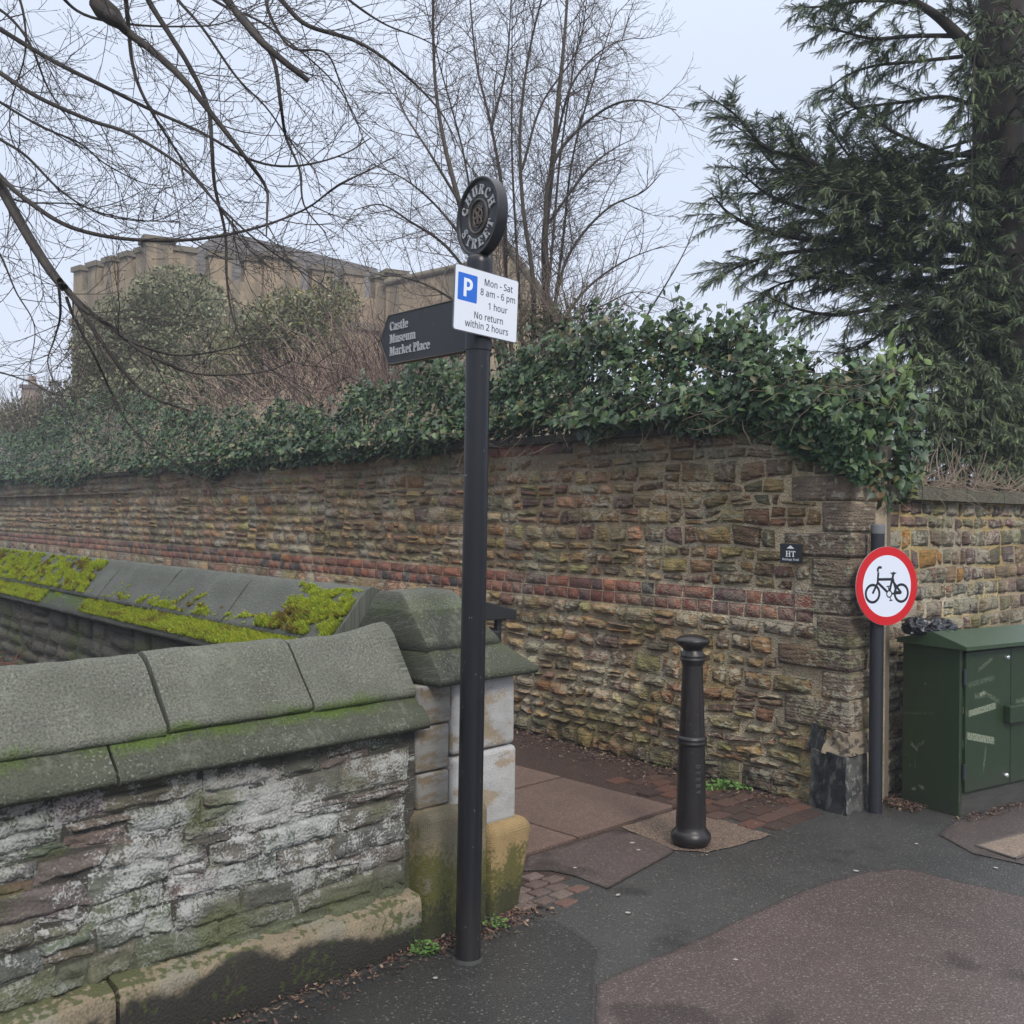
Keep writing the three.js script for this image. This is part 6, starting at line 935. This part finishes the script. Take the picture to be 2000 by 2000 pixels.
{ // the yew
  const B = V(4.35, 0, -9.1), t = thing('yew_tree', 'large dark green yew with a thick trunk, behind the lower wall at the right', 'tree', [B.x, B.y, B.z]);
  const bm = bark(0.38, 0.33, 0.32), loc = (x, y, z) => D(x, y, z).sub(B);
  { const pts = curve([[1975, 1010], [1965, 800], [1955, 560], [1950, 330], [1948, 160], [1958, -60], [1960, -260]].map(([x, y]) => loc(x, y, 9.1)), 40), tb = new Tubes(); tb.add(pts, 0.26, 0.17, 18, (f) => 0.27 - 0.1 * f); const g = tb.build(), p = g.attributes.position; for (let i = 0; i < p.count; i++) { const a = Math.atan2(p.getZ(i), p.getX(i)), k = 0.05 * (vn(p.getX(i) * 9 + 30, p.getZ(i) * 9) - 0.5); p.setX(i, p.getX(i) + k); } g.computeVertexNormals(); part('trunk', g, bm, t); }
  const spray = (() => { const pos = [], idx = []; const nd = (x, y, a, l, w, z) => { const b = pos.length / 3, c = Math.cos(a), s = Math.sin(a); pos.push(x - s * w, y + c * w * 0 - w, z, x + s * w * 0, y + w, z, x + c * l, y + s * l, z - 0.06 * l / 0.2); idx.push(b, b + 1, b + 2); };
    for (let i = 0; i < 20; i++) { const y = i / 20, l = 0.21 * (1 - 0.45 * Math.pow(y, 2)) , a = 0.6 + 0.3 * y; nd(0, y, a, l, 0.024, 0); nd(0, y + 0.025, Math.PI - a, l, 0.024, 0.01); } const b = pos.length / 3; pos.push(-0.014, 0, 0, 0.014, 0, 0, 0, 1.08, 0); idx.push(b, b + 1, b + 2); return geom(pos, idx); })();
  const L = [], tb = new Tubes();
  const tone = (deep) => { const v = rr(0.65, 1.3) * (deep ? 0.7 : 1), r = rnd(); return r < 0.7 ? lin(0.085 * v, 0.115 * v, 0.062 * v) : lin(0.125 * v, 0.17 * v, 0.06 * v); };
  const shoot = (p, dir, len, dens) => { const n = 6, pts = wander(p, dir, len, n, 0.12, -0.035); tb.add(pts, 0.005, 0.002, 3); const m = Math.round(len / dens); for (let k = 0; k < m; k++) { const f = (k + rnd()) / m * n, i = Math.min(n - 1, Math.floor(f)), a = pts[i], b = pts[i + 1], q = a.clone().lerp(b, f - i), d = V().subVectors(b, a).normalize(), sd = side(d).multiply(V(1, 0.5, 1)), g = d.clone().multiplyScalar(0.75).addScaledVector(sd, k === m - 1 ? 0 : 0.9).add(V(0, -0.3, 0)).normalize(), z = V(rr(-0.4, 0.4), 1, rr(-0.4, 0.4)), qq = qFrom(V().crossVectors(g, V().crossVectors(z, g)), g); L.push({ m: xf(q, qq, rr(0.05, 0.11)), c: tone(false) }); } };
  const limb = (pts, z0, z1, r0, opt = {}) => { const c = curve(pts.map(([x, y], i) => loc(x, y, lerp(z0, z1, i / (pts.length - 1)))), pts.length * 5); const t2 = new Tubes(); t2.add(c, r0 * 0.75, 0.005, 7); part('limb', t2.build(), bm, t); const den = (opt.gap ?? 0.085) * 0.62; let acc = 0; const n = c.length; for (let i = 1; i < n; i++) { const a = c[i - 1], b = c[i], d = V().subVectors(b, a), l = d.length(); d.normalize(); acc += l; const f = i / n; while (acc > den) { acc -= den; if (f < (opt.from ?? 0.12)) continue; const sd = side(d); sd.y *= 0.55; const ln = (opt.len ?? 0.75) * (1.05 - 0.75 * f) * rr(0.6, 1.2); shoot(a.clone().lerp(b, rnd()), d.clone().multiplyScalar(0.8).addScaledVector(sd, 1).add(V(0, 0.05, 0)), Math.max(0.25, ln), 0.0085); } } shoot(c[n - 1], V().subVectors(c[n - 1], c[n - 2]), 0.22, 0.03); };
  const A = [[1945, 470], [1776, 424], [1647, 388], [1595, 321], [1497, 290], [1440, 228], [1396, 195]];
  limb(A, 9.1, 8.4, 0.06, { len: 0.7 }); limb(A.map(([x, y]) => [x + 25, y + 40]), 9.1, 9.2, 0.04, { len: 0.8 });
  limb([[1776, 424], [1690, 340], [1640, 280], [1618, 236]], 8.9, 8.7, 0.025, { len: 0.5 }); limb([[1647, 388], [1560, 300], [1524, 255]], 8.7, 8.6, 0.02, { len: 0.5 }); limb([[1700, 400], [1600, 330], [1560, 270]], 9.0, 9.3, 0.02, { len: 0.5 });
  limb([[1945, 500], [1750, 470], [1570, 466], [1466, 440], [1418, 412], [1395, 384]], 9.1, 8.2, 0.05, { len: 0.75 }); limb([[1945, 510], [1750, 500], [1600, 420], [1500, 380], [1440, 330]], 9.1, 8.9, 0.05, { len: 0.85 });
  limb([[1940, 540], [1760, 520], [1620, 490], [1518, 497], [1440, 522], [1412, 540]], 9.1, 8.3, 0.045, { len: 0.75 }); limb([[1940, 560], [1780, 560], [1640, 540], [1540, 550], [1490, 570]], 9.1, 9.1, 0.045, { len: 0.8 });
  limb([[1940, 600], [1725, 600], [1640, 615], [1560, 604], [1505, 582]], 9.1, 8.4, 0.04, { len: 0.6 }); limb([[1945, 590], [1840, 610], [1740, 640], [1680, 680], [1640, 690]], 9.1, 8.6, 0.035, { len: 0.6 });
  limb([[1950, 420], [1860, 380], [1780, 350], [1720, 300], [1690, 260]], 9.1, 8.6, 0.04, { len: 0.7 }); limb([[1945, 450], [1820, 470], [1700, 440], [1620, 430]], 9.1, 8.5, 0.04, { len: 0.8 });
  limb([[1950, 300], [1850, 300], [1770, 270], [1700, 230], [1640, 190]], 9.1, 8.8, 0.04, { len: 0.55, gap: 0.1, from: 0.25 }); limb([[1950, 190], [1905, 110], [1840, 40], [1770, -10], [1700, -80]], 9.0, 8.6, 0.11, { len: 0.6, gap: 0.14, from: 0.45 });
  limb([[1880, 70], [1790, 70], [1700, 75], [1640, 60], [1590, 52]], 8.9, 8.5, 0.03, { len: 0.55 }); limb([[1800, 10], [1700, 0], [1620, 12], [1560, 14]], 8.8, 8.5, 0.03, { len: 0.5 }); limb([[1880, 110], [1790, 120], [1700, 130], [1650, 150], [1620, 172]], 8.9, 8.7, 0.025, { len: 0.5, gap: 0.11 }); limb([[1950, 230], [1850, 190], [1760, 200], [1680, 210], [1650, 220]], 9.0, 8.9, 0.03, { len: 0.5, gap: 0.1 });
  limb([[1780, -10], [1700, -40], [1640, -30], [1580, -20]], 8.8, 9.0, 0.03, { len: 0.5 }); limb([[1955, 90], [1900, 30], [1880, -60]], 9.1, 9, 0.05, { len: 0.6 });
  limb([[1960, 640], [1880, 700], [1830, 780], [1815, 850]], 9.1, 8.7, 0.035, { len: 0.7 }); limb([[1960, 700], [1910, 780], [1880, 860], [1870, 930]], 9.1, 8.8, 0.035, { len: 0.7 }); limb([[1980, 560], [1900, 620], [1830, 660], [1780, 700], [1765, 740]], 9.1, 8.4, 0.035, { len: 0.6 }); limb([[1960, 500], [1880, 540], [1820, 600], [1790, 640]], 9.1, 8.4, 0.035, { len: 0.65 }); limb([[1980, 660], [1960, 760], [1950, 860], [1960, 930]], 9, 8.6, 0.03, { len: 0.7 });
  limb([[1985, 720], [1990, 800], [2000, 900]], 9, 8.5, 0.03, { len: 0.7 }); limb([[1960, 380], [2020, 360], [2080, 380]], 9, 8.6, 0.03, { len: 0.7 }); limb([[1960, 200], [2020, 160], [2090, 150]], 9, 8.6, 0.03, { len: 0.7 }); limb([[1960, 560], [2010, 580], [2060, 640]], 9, 8.4, 0.03, { len: 0.7 }); limb([[1958, 300], [1990, 330], [2010, 400]], 9, 8.5, 0.03, { len: 0.7 }); for (let k = 0; k < 9; k++) { const y = 20 + k * 95, x = rr(1885, 1925); limb([[1955, y + 40], [x + 10, y + 20], [x - 10, y + 70], [x - 15, y + 130]], 8.95, 8.45, 0.018, { len: 0.5, gap: 0.1 }); limb([[1960, y + 30], [1985, y], [2015, y + 40]], 8.9, 8.4, 0.018, { len: 0.55, gap: 0.1 }); }
  for (const [x, y, z] of [[1790, 700, 8.2], [1830, 730, 8], [1770, 760, 8.6], [1850, 790, 7.9], [1800, 830, 8.3], [1880, 830, 8], [1930, 850, 7.8], [1975, 870, 7.8], [1840, 880, 8.4], [1760, 680, 8.5], [1900, 720, 8.1], [1950, 760, 8], [1800, 880, 8.6], [1900, 900, 8.3], [1960, 920, 8.2], [1850, 920, 8.6], [1770, 830, 8.8]]) limb([[1955, y - 90], [lerp(1955, x, 0.5), y - 70], [x, y - 10], [x - 12, y + 60]], 9, z, 0.016, { len: 0.6, gap: 0.1 });
  for (let k = 0; k < 20; k++) { const y = rr(240, 620), x = rr(1500, 1780), e = clamp(y + rr(-130, 30), 360 - (x - 1470) * 0.1, 590), z = rr(7.9, 9.9); limb([[1945, y], [lerp(1945, x, 0.35), lerp(y, e, 0.3) + 15], [lerp(1945, x, 0.7), lerp(y, e, 0.65) + 12], [x, e]], 9.1, z, 0.02, { len: 0.65, gap: 0.1, from: 0.3 }); }
  limb([[1958, 440], [1930, 460], [1900, 520], [1890, 580]], 9, 8.4, 0.03, { len: 0.7 }); limb([[1958, 330], [1900, 350], [1850, 400], [1830, 440]], 9, 8.4, 0.03, { len: 0.7 });
  stuff(part('twig', tb.build(), twigM(0.06, 0.048, 0.04), t)); inst('needle_spray', spray, std({ color: 0xffffff, roughness: 0.75, side: THREE.DoubleSide }), L, t);
}
// ---- weeds, litter and fallen leaves on the ground
function weed(label, c, n, r, size) { const t = thing('weed', label, 'weed', [c.x, c.y, c.z], 'weeds growing at the feet of the walls'); const L = []; for (let k = 0; k < n; k++) { const a = rr(0, 6.28), d = r * Math.sqrt(rnd()), p = V(Math.cos(a) * d * 1.6, rr(0.005, 0.06) * (1 - 0.5 * d / r), Math.sin(a) * d), v = rr(0.7, 1.3); L.push({ m: xf(p, qFrom(V(rr(-0.8, 0.8), 1, rr(-0.8, 0.8)), V(rr(-1, 1), rr(-0.3, 0.6), rr(-1, 1))), size * rr(0.6, 1.4)), c: lin(0.09 * v, 0.19 * v, 0.035 * v) }); } inst('leaf', smallLeaf, leafM, L, t); const tb = new Tubes(); for (let k = 0; k < 10; k++) tb.add(wander(V(rr(-r, r), 0, rr(-r, r) * 0.6), V(rr(-0.5, 0.5), 1, rr(-0.5, 0.5)), rr(0.03, 0.07), 3, 0.2, 0), 0.0015, 0.0008, 3); stuff(part('stem', tb.build(), twigM(0.1, 0.14, 0.05), t)); }
weed('low bright green weeds left of the bollard against the wall foot', G(1310, 1498), 170, 0.07, 0.03);
weed('spreading bright green weeds right of the bollard at the wall foot', G(1412, 1540), 300, 0.11, 0.03);
weed('small pale weed in the dirt between the wall and the sign post', G(826, 1862), 80, 0.035, 0.024);
weed('tiny weed in the dirt beside the pier foot, right of the post', G(968, 1812), 50, 0.035, 0.02);
{
  const chip = leafShape([[0, 0.5], [-0.25, 0.1], [-0.15, -0.4], [0.12, -0.5], [0.26, 0.05]], 0.3, 0.3), L = [];
  const tones = [[0.11, 0.055, 0.04], [0.085, 0.042, 0.034], [0.14, 0.085, 0.055], [0.055, 0.03, 0.026], [0.07, 0.045, 0.032], [0.24, 0.17, 0.11]];
  const drop = (p, s) => { const t = pick(tones), v = rr(0.7, 1.2); L.push({ m: xf(p, qFrom(V(rr(-0.6, 0.6), 1, rr(-0.6, 0.6)), V(rr(-1, 1), 0, rr(-1, 1))), V(s, s * rr(0.5, 1.6), s)), c: lin(t[0] * v, t[1] * v, t[2] * v) }); };
  for (let k = 0; k < 1500; k++) { const s = rr(-0.1, 3), d = 0.075 + Math.abs(rr(-1, 1) * rr(0, 1)) * 0.2; drop(V(B0.x + LT.x * s + LN.x * d, rr(0.002, 0.02) * (0.28 - d) * 6, B0.z + LT.z * s + LN.z * d), rr(0.008, 0.022)); }
  for (let k = 0; k < 700; k++) { const s = -rr(0, 0.62), d = 0.08 + rr(0, 0.16) * rnd(); drop(V(B0.x + LT.x * s + LN.x * d, rr(0.002, 0.012), B0.z + LT.z * s + LN.z * d), rr(0.01, 0.028)); }
  for (let k = 0; k < 3600; k++) { const s = rr(0.3, 5), d = 0.1 + Math.abs(rr(-1, 1) * rnd()) * 0.5; drop(V(C0.x + WT.x * s + WN.x * d, rr(0.004, 0.02), C0.z + WT.z * s + WN.z * d), rr(0.008, 0.024)); }
  for (let k = 0; k < 1500; k++) { const s = rr(0.02, 0.5), d = rr(0.0, 0.3), p = V(2.02 + ST.x * s + SN.x * d, rr(0.003, 0.02), -5.86 + ST.z * s + SN.z * d); drop(p, rr(0.01, 0.026)); }
  for (let k = 0; k < 500; k++) { const s = rr(-0.05, 0.9), d = rr(0.0, 0.1), p = V(2.455 + 0.84 * s + 0.543 * d, rr(0.002, 0.012), -5.594 - 0.543 * s + 0.84 * d); drop(p, rr(0.01, 0.022)); }
  for (let k = 0; k < 260; k++) { const p = G(rr(1020, 1560), rr(1500, 1690)); p.y = 0.012; drop(p, rr(0.006, 0.016)); }
  const m = inst('leaf_litter', chip, leafM, L); m.userData.label = 'scattered brown leaf litter along the feet of the walls'; m.userData.category = 'leaf litter';
  // pale trodden specks on the tarmac
  const S = []; for (const [x, y] of [[1437, 1877], [1672, 1703], [1226, 1785], [1207, 1750], [1123, 1697], [1247, 1662], [1790, 1650], [1945, 1697], [850, 1913], [1235, 1648]]) { const p = G(x, y); p.y = 0.006; S.push({ m: xf(p, qFrom(V(0, 1, 0), V(rr(-1, 1), 0, rr(-1, 1))), V(rr(0.014, 0.028), rr(0.016, 0.028), 0.01)), c: lin(0.33, 0.31, 0.28) }); }
  const gum = new THREE.CircleGeometry(0.5, 14); const g = inst('trodden_gum', gum, leafM, S); g.userData.label = 'pale flattened gum spots dotted over the tarmac'; g.userData.category = 'gum spots';
  // dead stems lying in the churchyard
  const tb = new Tubes(), o = V(-2.6, 0.5, -5.2); for (let k = 0; k < 240; k++) { const p = V(rr(-2.2, 1.4), rr(0.0, 0.08), rr(-3, 1.2)); tb.add(wander(p, V(rr(-1, 1), rr(0, 0.25), rr(-1, 1)), rr(0.15, 0.5), 5, 0.25, -0.02), 0.004, 0.0015, 3); }
  const ds = thing('brushwood', 'reddish dead stems lying on the ground inside the churchyard wall', 'brushwood', [o.x, o.y, o.z]); stuff(part('stem', tb.build(), twigM(0.2, 0.09, 0.065), ds));
}
renderer.render(scene, camera);
